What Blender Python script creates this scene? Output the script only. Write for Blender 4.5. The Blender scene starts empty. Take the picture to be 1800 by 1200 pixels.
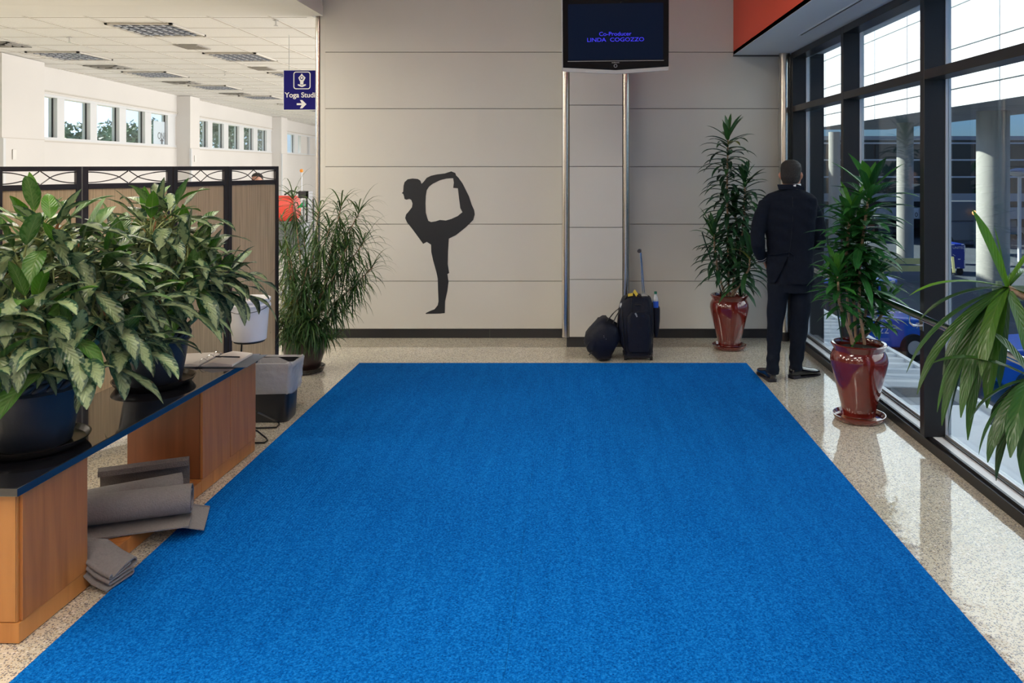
import bpy, math, random
from mathutils import Vector, Matrix
PI = math.pi
scene = bpy.context.scene
COL = scene.collection
def R(d): return math.radians(d)

# ------------------------------------------------------------------ camera
H = 1.72; F = 1400.0; CX = 1012.0; CY = 291.0
cam_d = bpy.data.cameras.new('camera'); cam = bpy.data.objects.new('camera', cam_d); COL.objects.link(cam)
cam.location = (0, 0, H); cam.rotation_euler = (R(90), 0, 0)
cam_d.sensor_width = 36; cam_d.lens = 36 * F / 1800
cam_d.shift_x = (900 - CX) / 1800; cam_d.shift_y = -(600 - CY) / 1800
cam_d.clip_end = 600; cam_d.clip_start = 0.05
scene.camera = cam
# ------------------------------------------------------------------ world, sun, exposure
scene.view_settings.view_transform = 'Standard'; scene.view_settings.look = 'None'
scene.view_settings.gamma = 1; scene.view_settings.exposure = 0.0
scene.view_settings.use_curve_mapping = False
SUN = Vector((-0.80, 0.34, 0.60)).normalized()
w = bpy.data.worlds.new('world'); scene.world = w; w.use_nodes = True
nt = w.node_tree; bg = nt.nodes['Background']
sky = nt.nodes.new('ShaderNodeTexSky'); sky.sky_type = 'NISHITA'; sky.sun_disc = False
sky.sun_elevation = math.asin(SUN.z); sky.sun_rotation = math.atan2(SUN.x, SUN.y)
sky.air_density = 1.1; sky.dust_density = 0.6; sky.ozone_density = 2.5
# clear sky plus a bank of bright haze towards the sun's side of the horizon
tcw = nt.nodes.new('ShaderNodeTexCoord'); dp = nt.nodes.new('ShaderNodeVectorMath'); dp.operation = 'DOT_PRODUCT'
dp.inputs[1].default_value = Vector((SUN.x, SUN.y, 0.10)).normalized(); nt.links.new(tcw.outputs['Generated'], dp.inputs[0])
mr_ = nt.nodes.new('ShaderNodeMapRange'); mr_.interpolation_type = 'SMOOTHSTEP'; mr_.inputs[1].default_value = 0.35; mr_.inputs[2].default_value = 0.95
mr_.inputs[3].default_value = 0; mr_.inputs[4].default_value = 1; nt.links.new(dp.outputs['Value'], mr_.inputs[0])
cn_ = nt.nodes.new('ShaderNodeTexNoise'); cn_.inputs['Scale'].default_value = 5; nt.links.new(tcw.outputs['Generated'], cn_.inputs['Vector'])
mm_ = nt.nodes.new('ShaderNodeMath'); mm_.operation = 'MULTIPLY'; nt.links.new(mr_.outputs[0], mm_.inputs[0]); nt.links.new(cn_.outputs['Fac'], mm_.inputs[1])
hz0 = nt.nodes.new('ShaderNodeMix'); hz0.data_type = 'RGBA'; hz0.blend_type = 'ADD'; hz0.clamp_result = False
nt.links.new(mm_.outputs[0], hz0.inputs[0]); tn_ = nt.nodes.new('ShaderNodeMix'); tn_.data_type = 'RGBA'; tn_.blend_type = 'MULTIPLY'; tn_.inputs[0].default_value = 1; tn_.clamp_result = False
nt.links.new(sky.outputs[0], tn_.inputs[6]); tn_.inputs[7].default_value = (0.55, 0.86, 1.45, 1); nt.links.new(tn_.outputs[2], hz0.inputs[6]); hz0.inputs[7].default_value = (25, 28, 33, 1)
nt.links.new(hz0.outputs[2], bg.inputs[0]); bg.inputs[1].default_value = 0.085
sd = bpy.data.lights.new('sun', 'SUN'); sd.energy = 12.5; sd.angle = R(0.6); sd.color = (1.0, 0.93, 0.80)
so = bpy.data.objects.new('sun', sd); COL.objects.link(so); so.location = (-20, 5, 30)
so.rotation_euler = SUN.to_track_quat('Z', 'Y').to_euler()
def area(name, loc, sx, sy, power, color, rot=(0, 0, 0)):
    d = bpy.data.lights.new(name, 'AREA'); d.shape = 'RECTANGLE'; d.size = sx; d.size_y = sy
    d.energy = power; d.color = color
    o = bpy.data.objects.new(name, d); COL.objects.link(o); o.location = loc; o.rotation_euler = rot
    return o
WARM = (1.0, 0.83, 0.62)
# ceiling lamps of the room (they sit in the fixtures built further down)
ROOM_LAMPS = [(-1.2, 3.4), (-1.2, 1.2), (0.7, 1.2), (-1.2, -1.2), (0.7, -1.2), (-1.2, -3.6), (0.7, -3.6)]
for x, y in ROOM_LAMPS: area('ceiling_lamp', (x, y, 4.17), 1.1, 0.5, 46 if x < 0 else 26, (1.0, 0.90, 0.76))
for x, y in [(-4.0, 2.5), (-4.0, 5.0), (-4.0, 0.0), (-6.3, 2.5), (-6.3, 5.0), (-4.0, 7.0)]:
    area('hall_lamp', (x, y, 3.17), 1.1, 0.5, 50, (1.0, 0.91, 0.77))
# unseen fill light added to brighten the far hall, behind the panelled wall
area('hall_fill', (2.25, 19.5, 1.6), 22, 2.4, 1150, (1.0, 0.975, 0.96), (R(90), 0, R(90)))

# ------------------------------------------------------------------ materials
def newmat(name):
    m = bpy.data.materials.new(name); m.use_nodes = True
    return m, m.node_tree, m.node_tree.nodes['Principled BSDF']
def mat(name, col, rough=0.5, metal=0.0, var=0.0, scale=8.0, bump=0.0, bscale=None, coat=0.0, sub=0.0, emit=None, estr=1.0, stretch=None, alpha=None, trans=0.0):
    m, t, p = newmat(name); N = t.nodes; L = t.links
    p.inputs['Base Color'].default_value = (*col, 1); p.inputs['Roughness'].default_value = rough
    p.inputs['Metallic'].default_value = metal; p.inputs['Coat Weight'].default_value = coat
    p.inputs['Coat Roughness'].default_value = 0.05
    if trans: p.inputs['Transmission Weight'].default_value = trans
    if emit: p.inputs['Emission Color'].default_value = (*emit, 1); p.inputs['Emission Strength'].default_value = estr
    if alpha is not None: p.inputs['Alpha'].default_value = alpha
    if var or bump:
        tc = N.new('ShaderNodeTexCoord'); mp = N.new('ShaderNodeMapping')
        L.new(tc.outputs['Object'], mp.inputs[0])
        if stretch: mp.inputs['Scale'].default_value = stretch
    if var:
        no = N.new('ShaderNodeTexNoise'); no.inputs['Scale'].default_value = scale; no.inputs['Detail'].default_value = 5
        L.new(mp.outputs[0], no.inputs['Vector'])
        cr = N.new('ShaderNodeValToRGB'); cr.color_ramp.elements[0].position = 0.3; cr.color_ramp.elements[1].position = 0.7
        cr.color_ramp.elements[0].color = (*[c * (1 - var) for c in col], 1)
        cr.color_ramp.elements[1].color = (*[min(1, c * (1 + var)) for c in col], 1)
        L.new(no.outputs['Fac'], cr.inputs[0]); L.new(cr.outputs[0], p.inputs['Base Color'])
    if bump:
        n2 = N.new('ShaderNodeTexNoise'); n2.inputs['Scale'].default_value = bscale or scale; n2.inputs['Detail'].default_value = 4
        L.new(mp.outputs[0], n2.inputs['Vector'])
        b = N.new('ShaderNodeBump'); b.inputs['Strength'].default_value = bump; b.inputs['Distance'].default_value = 0.01
        L.new(n2.outputs['Fac'], b.inputs['Height']); L.new(b.outputs[0], p.inputs['Normal'])
    return m
def glassmat(name, tint, refl=1.0):
    m, t, p = newmat(name); N = t.nodes; L = t.links
    out = N['Material Output']; N.remove(p)
    tr = N.new('ShaderNodeBsdfTransparent'); tr.inputs[0].default_value = (*tint, 1)
    gl = N.new('ShaderNodeBsdfGlossy'); gl.inputs['Roughness'].default_value = 0.0
    gl.inputs[0].default_value = (refl, refl, refl, 1)
    ge = N.new('ShaderNodeNewGeometry'); io = N.new('ShaderNodeMix'); L.new(ge.outputs['Backfacing'], io.inputs[0])
    io.inputs[2].default_value = 1.42; io.inputs[3].default_value = 1 / 1.42
    fr = N.new('ShaderNodeFresnel'); L.new(io.outputs[0], fr.inputs[0])
    mx = N.new('ShaderNodeMixShader')
    L.new(fr.outputs[0], mx.inputs[0]); L.new(tr.outputs[0], mx.inputs[1]); L.new(gl.outputs[0], mx.inputs[2])
    L.new(mx.outputs[0], out.inputs[0]); return m
def spec(m, v): m.node_tree.nodes['Principled BSDF'].inputs['Specular IOR Level'].default_value = v; return m
def math_node(N, L, op, a, b=None):
    n = N.new('ShaderNodeMath'); n.operation = op
    for i, v in enumerate((a, b)):
        if v is None: continue
        if isinstance(v, (int, float)): n.inputs[i].default_value = v
        else: L.new(v, n.inputs[i])
    return n.outputs[0]

def terrazzo():
    m, t, p = newmat('terrazzo'); N = t.nodes; L = t.links
    tc = N.new('ShaderNodeTexCoord')
    base = N.new('ShaderNodeTexNoise'); base.inputs['Scale'].default_value = 1.2; L.new(tc.outputs['Object'], base.inputs['Vector'])
    cr = N.new('ShaderNodeValToRGB'); cr.color_ramp.elements[0].color = (0.61, 0.565, 0.44, 1); cr.color_ramp.elements[1].color = (0.74, 0.69, 0.56, 1)
    cr.color_ramp.elements[0].position = 0.35; cr.color_ramp.elements[1].position = 0.65
    L.new(base.outputs['Fac'], cr.inputs[0])
    last = cr.outputs[0]
    for sc, th, c in ((95, 0.62, (0.20, 0.19, 0.19)), (150, 0.60, (0.13, 0.13, 0.16)), (70, 0.80, (0.80, 0.76, 0.68)), (120, 0.78, (0.42, 0.32, 0.18))):
        v = N.new('ShaderNodeTexVoronoi'); v.inputs['Scale'].default_value = sc; v.inputs['Randomness'].default_value = 1
        L.new(tc.outputs['Object'], v.inputs['Vector'])
        sep = N.new('ShaderNodeSeparateColor'); L.new(v.outputs['Color'], sep.inputs[0])
        g = math_node(N, L, 'GREATER_THAN', sep.outputs[0], th)
        d = math_node(N, L, 'LESS_THAN', v.outputs['Distance'], 0.42)
        f = math_node(N, L, 'MULTIPLY', g, d)
        mx = N.new('ShaderNodeMix'); mx.data_type = 'RGBA'
        L.new(f, mx.inputs[0]); L.new(last, mx.inputs[6]); mx.inputs[7].default_value = (*c, 1)
        last = mx.outputs[2]
    L.new(last, p.inputs['Base Color']); p.inputs['Roughness'].default_value = 0.5
    p.inputs['Coat Weight'].default_value = 1.0; p.inputs['Coat Roughness'].default_value = 0.045; p.inputs['Coat IOR'].default_value = 1.6
    nb = N.new('ShaderNodeTexNoise'); nb.inputs['Scale'].default_value = 5.0; nb.inputs['Detail'].default_value = 3; L.new(tc.outputs['Object'], nb.inputs['Vector'])
    bp = N.new('ShaderNodeBump'); bp.inputs['Strength'].default_value = 0.10; bp.inputs['Distance'].default_value = 0.02
    L.new(nb.outputs['Fac'], bp.inputs['Height']); L.new(bp.outputs[0], p.inputs['Coat Normal'])
    return m
def carpetmat():
    m, t, p = newmat('blue_carpet'); N = t.nodes; L = t.links
    tc = N.new('ShaderNodeTexCoord')
    n1 = N.new('ShaderNodeTexNoise'); n1.inputs['Scale'].default_value = 130; n1.inputs['Detail'].default_value = 4; L.new(tc.outputs['Object'], n1.inputs['Vector'])
    mp = N.new('ShaderNodeMapping'); mp.inputs['Scale'].default_value = (9, 0.8, 1); L.new(tc.outputs['Object'], mp.inputs[0])
    n2 = N.new('ShaderNodeTexNoise'); n2.inputs['Scale'].default_value = 1.6; n2.inputs['Detail'].default_value = 5; L.new(mp.outputs[0], n2.inputs['Vector'])
    n3 = N.new('ShaderNodeTexNoise'); n3.inputs['Scale'].default_value = 420; n3.inputs['Detail'].default_value = 1; L.new(tc.outputs['Object'], n3.inputs['Vector'])
    f0 = math_node(N, L, 'MULTIPLY', n1.outputs['Fac'], 0.6)
    f1 = math_node(N, L, 'MULTIPLY', n2.outputs['Fac'], 0.10)
    f2 = math_node(N, L, 'MULTIPLY', n3.outputs['Fac'], 0.45)
    f = math_node(N, L, 'ADD', math_node(N, L, 'ADD', f0, f1), f2)
    cr = N.new('ShaderNodeValToRGB'); e = cr.color_ramp.elements
    e[0].position = 0.42; e[0].color = (0.000, 0.046, 0.215, 1); e[1].position = 0.74; e[1].color = (0.012, 0.235, 0.70, 1)
    mid = e.new(0.57); mid.color = (0.000, 0.116, 0.455, 1)
    L.new(f, cr.inputs[0]); L.new(cr.outputs[0], p.inputs['Base Color'])
    p.inputs['Roughness'].default_value = 1.0; p.inputs['Specular IOR Level'].default_value = 0.05
    p.inputs['Sheen Weight'].default_value = 0.0
    w_ = N.new('ShaderNodeTexWave'); w_.inputs['Scale'].default_value = 22; w_.bands_direction = 'X'; w_.inputs['Distortion'].default_value = 1.0
    L.new(tc.outputs['Object'], w_.inputs['Vector'])
    hh = math_node(N, L, 'ADD', math_node(N, L, 'MULTIPLY', w_.outputs['Fac'], 0.35), n1.outputs['Fac'])
    bp = N.new('ShaderNodeBump'); bp.inputs['Strength'].default_value = 0.7; bp.inputs['Distance'].default_value = 0.006
    L.new(hh, bp.inputs['Height']); L.new(bp.outputs[0], p.inputs['Normal'])
    return m
def woodmat(name, c0, c1, st=(14, 14, 0.9), rough=0.38):
    m, t, p = newmat(name); N = t.nodes; L = t.links
    tc = N.new('ShaderNodeTexCoord'); mp = N.new('ShaderNodeMapping'); mp.inputs['Scale'].default_value = st
    L.new(tc.outputs['Object'], mp.inputs[0])
    n1 = N.new('ShaderNodeTexNoise'); n1.inputs['Scale'].default_value = 1.5; n1.inputs['Detail'].default_value = 8; n1.inputs['Distortion'].default_value = 0.6
    L.new(mp.outputs[0], n1.inputs['Vector'])
    cr = N.new('ShaderNodeValToRGB'); cr.color_ramp.elements[0].position = 0.3; cr.color_ramp.elements[1].position = 0.75
    cr.color_ramp.elements[0].color = (*c0, 1); cr.color_ramp.elements[1].color = (*c1, 1)
    L.new(n1.outputs['Fac'], cr.inputs[0]); L.new(cr.outputs[0], p.inputs['Base Color'])
    p.inputs['Roughness'].default_value = rough; return m
def leafmat(name, dark, pale=None, rough=0.35, young=(0.09, 0.26, 0.015), transl=0.25, streak=0.0):
    """u runs across the blade (0..1), v along it; attribute tint: r random, g youth"""
    m, t, p = newmat(name); N = t.nodes; L = t.links
    out = N['Material Output']
    uv = N.new('ShaderNodeUVMap'); uv.uv_map = 'UVMap'
    at = N.new('ShaderNodeAttribute'); at.attribute_name = 'tint'
    sp = N.new('ShaderNodeSeparateColor'); L.new(at.outputs['Color'], sp.inputs[0])
    sx = N.new('ShaderNodeSeparateXYZ'); L.new(uv.outputs[0], sx.inputs[0])
    au = math_node(N, L, 'ABSOLUTE', math_node(N, L, 'SUBTRACT', sx.outputs[0], 0.5))      # 0 mid .. 0.5 edge
    tc = N.new('ShaderNodeTexCoord')
    base = N.new('ShaderNodeMix'); base.data_type = 'RGBA'
    L.new(sp.outputs[0], base.inputs[0]); base.inputs[6].default_value = (*[c * 0.65 for c in dark], 1); base.inputs[7].default_value = (*[c * 1.5 for c in dark], 1)
    last = base.outputs[2]
    if pale:
        no = N.new('ShaderNodeTexNoise'); no.inputs['Scale'].default_value = 55; no.inputs['Detail'].default_value = 3
        L.new(tc.outputs['Object'], no.inputs['Vector'])
        nn = math_node(N, L, 'MULTIPLY', math_node(N, L, 'SUBTRACT', no.outputs['Fac'], 0.5), 1.0)
        edge = math_node(N, L, 'ADD', au, nn)
        # feather veins: chevrons
        ch = math_node(N, L, 'SINE', math_node(N, L, 'MULTIPLY', math_node(N, L, 'SUBTRACT', sx.outputs[1], math_node(N, L, 'MULTIPLY', au, 0.55)), 85))
        pass
        fac = N.new('ShaderNodeMapRange'); fac.inputs[1].default_value = 0.37; fac.inputs[2].default_value = 0.25
        L.new(edge, fac.inputs[0])
        fy = math_node(N, L, 'MULTIPLY', fac.outputs[0], math_node(N, L, 'SUBTRACT', 1.0, sp.outputs[1]))
        pc = N.new('ShaderNodeMix'); pc.data_type = 'RGBA'; L.new(sp.outputs[0], pc.inputs[0])
        pc.inputs[6].default_value = (*[c * 0.62 for c in pale], 1); pc.inputs[7].default_value = (*[min(1, c * 1.25) for c in pale], 1)
        mx = N.new('ShaderNodeMix'); mx.data_type = 'RGBA'; L.new(fy, mx.inputs[0]); L.new(last, mx.inputs[6]); L.new(pc.outputs[2], mx.inputs[7])
        last = mx.outputs[2]
    my = N.new('ShaderNodeMix'); my.data_type = 'RGBA'; L.new(sp.outputs[1], my.inputs[0]); L.new(last, my.inputs[6]); my.inputs[7].default_value = (*young, 1)
    last = my.outputs[2]
    rib = math_node(N, L, 'LESS_THAN', au, 0.03)
    mr = N.new('ShaderNodeMix'); mr.data_type = 'RGBA'; L.new(math_node(N, L, 'MULTIPLY', rib, 0.35 if pale else 0.10), mr.inputs[0]); L.new(last, mr.inputs[6]); mr.inputs[7].default_value = (0.30, 0.40, 0.16, 1)
    last = mr.outputs[2]
    # yellowed old leaves (attribute blue)
    mo = N.new('ShaderNodeMix'); mo.data_type = 'RGBA'; L.new(sp.outputs[2], mo.inputs[0]); L.new(last, mo.inputs[6]); mo.inputs[7].default_value = (0.38, 0.34, 0.05, 1)
    last = mo.outputs[2]
    L.new(last, p.inputs['Base Color']); p.inputs['Roughness'].default_value = rough
    tl = N.new('ShaderNodeBsdfTranslucent'); L.new(last, tl.inputs[0])
    mx = N.new('ShaderNodeMixShader'); mx.inputs[0].default_value = transl
    L.new(p.outputs[0], mx.inputs[1]); L.new(tl.outputs[0], mx.inputs[2]); L.new(mx.outputs[0], out.inputs[0])
    wv = math_node(N, L, 'SINE', math_node(N, L, 'MULTIPLY', math_node(N, L, 'SUBTRACT', sx.outputs[1], math_node(N, L, 'MULTIPLY', au, 0.5)), 60))
    b = N.new('ShaderNodeBump'); b.inputs['Strength'].default_value = 0.25; b.inputs['Distance'].default_value = 0.004
    L.new(wv, b.inputs['Height']); L.new(b.outputs[0], p.inputs['Normal'])
    return m

M = dict(
    terrazzo=terrazzo(), carpet=carpetmat(),
    panel=mat('enamel_wall_panel', (0.60, 0.590, 0.545), 0.5, var=0.02, scale=1.5, coat=0.0),
    joint=mat('dark_joint', (0.10, 0.095, 0.085), 0.8),
    base=mat('black_vinyl_base', (0.018, 0.018, 0.02), 0.3),
    steel=mat('brushed_steel', (0.62, 0.58, 0.52), 0.24, 1.0, var=0.05, scale=4, stretch=(30, 30, 0.5)),
    chrome=mat('polished_steel', (0.72, 0.72, 0.72), 0.15, 1.0),
    frame=mat('black_anodised_frame', (0.016, 0.016, 0.018), 0.33, 0.2),
    alu=mat('pale_aluminium', (0.55, 0.56, 0.57), 0.35, 0.7),
    sill=mat('pale_sill', (0.62, 0.63, 0.64), 0.35),
    glass=glassmat('clear_glass', (0.86, 0.93, 0.965)),
    hglass=glassmat('hall_glass', (0.90, 0.95, 0.985)),
    soffit=mat('pale_soffit', (0.72, 0.75, 0.78), 0.6),
    red=mat('red_paint', (0.80, 0.085, 0.035), 0.5),
    white=mat('white_plaster', (0.78, 0.77, 0.74), 0.7, var=0.02, scale=1),
    cream=mat('cream_panel', (0.71, 0.69, 0.665), 0.6, var=0.02, scale=1),
    tile=mat('ceiling_tile', (0.84, 0.83, 0.81), 0.9, var=0.04, scale=60),
    tgrid=mat('ceiling_grid', (0.58, 0.55, 0.50), 0.6),
    granite=mat('black_granite', (0.012, 0.013, 0.018), 0.06, coat=1.0, var=0.3, scale=200),
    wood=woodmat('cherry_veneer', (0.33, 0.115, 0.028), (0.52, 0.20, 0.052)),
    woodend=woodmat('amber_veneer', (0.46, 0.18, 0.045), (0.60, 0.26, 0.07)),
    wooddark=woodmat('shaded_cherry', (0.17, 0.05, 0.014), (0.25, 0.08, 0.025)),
    pot=mat('black_plastic_pot', (0.022, 0.027, 0.038), 0.45, var=0.2, scale=6, bump=0.1, bscale=60),
    saucer=mat('dark_saucer', (0.022, 0.019, 0.017), 0.2),
    glaze=mat('oxblood_glaze', (0.145, 0.014, 0.009), 0.10, coat=1.0, var=0.30, scale=5),
    glazein=mat('saucer_clay', (0.42, 0.20, 0.09), 0.35, var=0.3, scale=12),
    soil=mat('soil', (0.022, 0.013, 0.008), 0.95, var=0.5, scale=40, bump=0.8, bscale=60),
    agla=leafmat('aglaonema_leaf', (0.018, 0.058, 0.030), (0.25, 0.33, 0.165), 0.36, (0.075, 0.22, 0.012), 0.15),
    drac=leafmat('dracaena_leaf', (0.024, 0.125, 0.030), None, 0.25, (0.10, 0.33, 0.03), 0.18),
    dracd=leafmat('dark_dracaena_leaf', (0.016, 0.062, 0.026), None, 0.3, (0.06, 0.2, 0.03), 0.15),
    yucca=leafmat('strap_leaf', (0.020, 0.068, 0.013), None, 0.28, (0.13, 0.33, 0.02), 0.22),
    fern=leafmat('narrow_leaf', (0.028, 0.085, 0.022), None, 0.4, (0.16, 0.25, 0.04), 0.2),
    stalk=mat('pale_stalk', (0.30, 0.36, 0.14), 0.5, var=0.2, scale=20),
    cane=mat('tan_cane', (0.36, 0.24, 0.15), 0.7, var=0.3, scale=30, bump=0.4, bscale=60),
    husk=mat('brown_husk', (0.42, 0.18, 0.08), 0.8, var=0.4, scale=30),
    stake=mat('green_stake', (0.01, 0.04, 0.025), 0.5),
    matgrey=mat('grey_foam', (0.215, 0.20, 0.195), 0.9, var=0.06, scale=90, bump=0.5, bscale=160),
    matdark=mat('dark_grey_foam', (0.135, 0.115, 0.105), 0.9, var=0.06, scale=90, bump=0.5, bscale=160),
    paper=mat('paper', (0.80, 0.74, 0.68), 0.8),
    binder=mat('grey_binder', (0.13, 0.15, 0.17), 0.4),
    ink=mat('dark_plastic', (0.02, 0.02, 0.03), 0.35),
    bucket=mat('white_plastic', (0.78, 0.79, 0.82), 0.35),
    redp=mat('red_plastic', (0.75, 0.07, 0.05), 0.5),
    wire=mat('black_wire', (0.012, 0.012, 0.012), 0.35, 0.3),
    bin=mat('black_bin', (0.012, 0.014, 0.018), 0.4, bump=0.1, bscale=50),
    liner=mat('plastic_liner', (0.70, 0.70, 0.72), 0.25, bump=1.0, bscale=22, trans=0.0, alpha=0.5),
    scrframe=mat('dark_screen_wood', (0.020, 0.015, 0.018), 0.4),
    cane_panel=mat('woven_cane', (0.50, 0.385, 0.245), 0.75, var=0.22, scale=2.2, stretch=(60, 60, 1.2)),
    navy=spec(mat('navy_sign', (0.010, 0.009, 0.15), 0.6), 0.1),
    lettering=mat('white_lettering', (0.80, 0.80, 0.80), 0.5),
    decal=mat('black_decal', (0.010, 0.012, 0.016), 0.5),
    tvblack=spec(mat('gloss_black', (0.003, 0.003, 0.005), 0.12), 0.12),
    tvscreen=spec(mat('lit_screen', (0.002, 0.004, 0.012), 0.15, emit=(0.0, 0.006, 0.024), estr=0.5), 0.08),
    tvtext=mat('screen_letters', (0.02, 0.02, 0.3), 0.3, emit=(0.012, 0.012, 0.75), estr=0.9),
    tvgrey=mat('silver_bezel', (0.36, 0.38, 0.40), 0.35, 0.2),
    luggage=spec(mat('black_nylon', (0.006, 0.008, 0.018), 0.55, bump=0.5, bscale=18), 0.25),
    strap=mat('black_strap', (0.010, 0.010, 0.012), 0.6),
    yellow=mat('yellow_tag', (0.75, 0.55, 0.06), 0.5),
    water=mat('clear_bottle', (0.60, 0.68, 0.74), 0.1, alpha=0.6),
    blabel=mat('blue_label', (0.02, 0.10, 0.60), 0.4),
    gcap=mat('green_cap', (0.01, 0.14, 0.08), 0.4),
    suit=spec(mat('navy_suit', (0.0075, 0.0105, 0.019), 0.9, var=0.15, scale=40, bump=0.5, bscale=7), 0.12),
    suit2=spec(mat('navy_trousers', (0.0075, 0.011, 0.020), 0.85, var=0.15, scale=40, bump=0.5, bscale=9), 0.15),
    skin=mat('skin', (0.42, 0.20, 0.13), 0.5, var=0.06, scale=20),
    hair=mat('dark_hair', (0.014, 0.011, 0.010), 0.7, var=0.5, scale=120, bump=0.8, bscale=160),
    shirt=mat('white_shirt', (0.78, 0.80, 0.82), 0.7),
    shoe=mat('black_leather', (0.008, 0.008, 0.010), 0.22, coat=0.4),
    stripe=mat('silver_braid', (0.36, 0.36, 0.34), 0.5),
    tarmac=mat('tarmac', (0.075, 0.09, 0.105), 0.85, var=0.15, scale=0.5),
    corr=mat('corrugated_metal', (0.62, 0.66, 0.68), 0.5, 0.0, var=0.05, scale=2),
    whitemetal=mat('white_metal_cladding', (0.86, 0.88, 0.88), 0.5),
    clad_joint=mat('cladding_joint', (0.05, 0.06, 0.07), 0.7),
    concrete=mat('pale_concrete', (0.40, 0.39, 0.35), 0.85, var=0.08, scale=1.0),
    concrete2=mat('grey_concrete', (0.42, 0.44, 0.46), 0.85, var=0.08, scale=0.6),
    darkglass=mat('dark_window', (0.012, 0.016, 0.022), 0.12),
    bandwhite=mat('white_mullion', (0.70, 0.72, 0.74), 0.6),
    garage=mat('garage_interior', (0.05, 0.05, 0.055), 0.9, var=0.6, scale=0.8),
    tug=mat('tug_blue', (0.012, 0.11, 0.62), 0.35, coat=0.3),
    deepblue=mat('cart_blue', (0.008, 0.03, 0.30), 0.4),
    tyre=mat('rubber', (0.012, 0.012, 0.012), 0.85),
    hub=mat('wheel_hub', (0.5, 0.5, 0.5), 0.4),
    paleyellow=mat('pale_yellow_paint', (0.66, 0.64, 0.28), 0.6),
    cone=mat('cone_orange', (0.85, 0.09, 0.03), 0.5),
    tree=mat('tree_leaf', (0.17, 0.30, 0.17), 0.6, var=0.4, scale=1.5),
    bark=mat('bark', (0.10, 0.07, 0.05), 0.9),
    lamplit=mat('tail_lamp', (0.9, 0.4, 0.15), 0.4, emit=(1.0, 0.45, 0.15), estr=1.5),
    lampoff=mat('lamp_diffuser', (0.8, 0.8, 0.78), 0.5, emit=(1.0, 0.85, 0.65), estr=4.0),
    louvre=mat('silver_louvre', (0.55, 0.58, 0.64), 0.25, 0.8),
    vent=mat('vent_grey', (0.36, 0.34, 0.31), 0.7),
    grass=mat('grass', (0.08, 0.14, 0.05), 0.9, var=0.3, scale=0.7),
    poster=mat('pale_poster', (0.62, 0.72, 0.80), 0.7),
    orange=mat('orange_paint', (0.85, 0.33, 0.04), 0.5),
)

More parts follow.
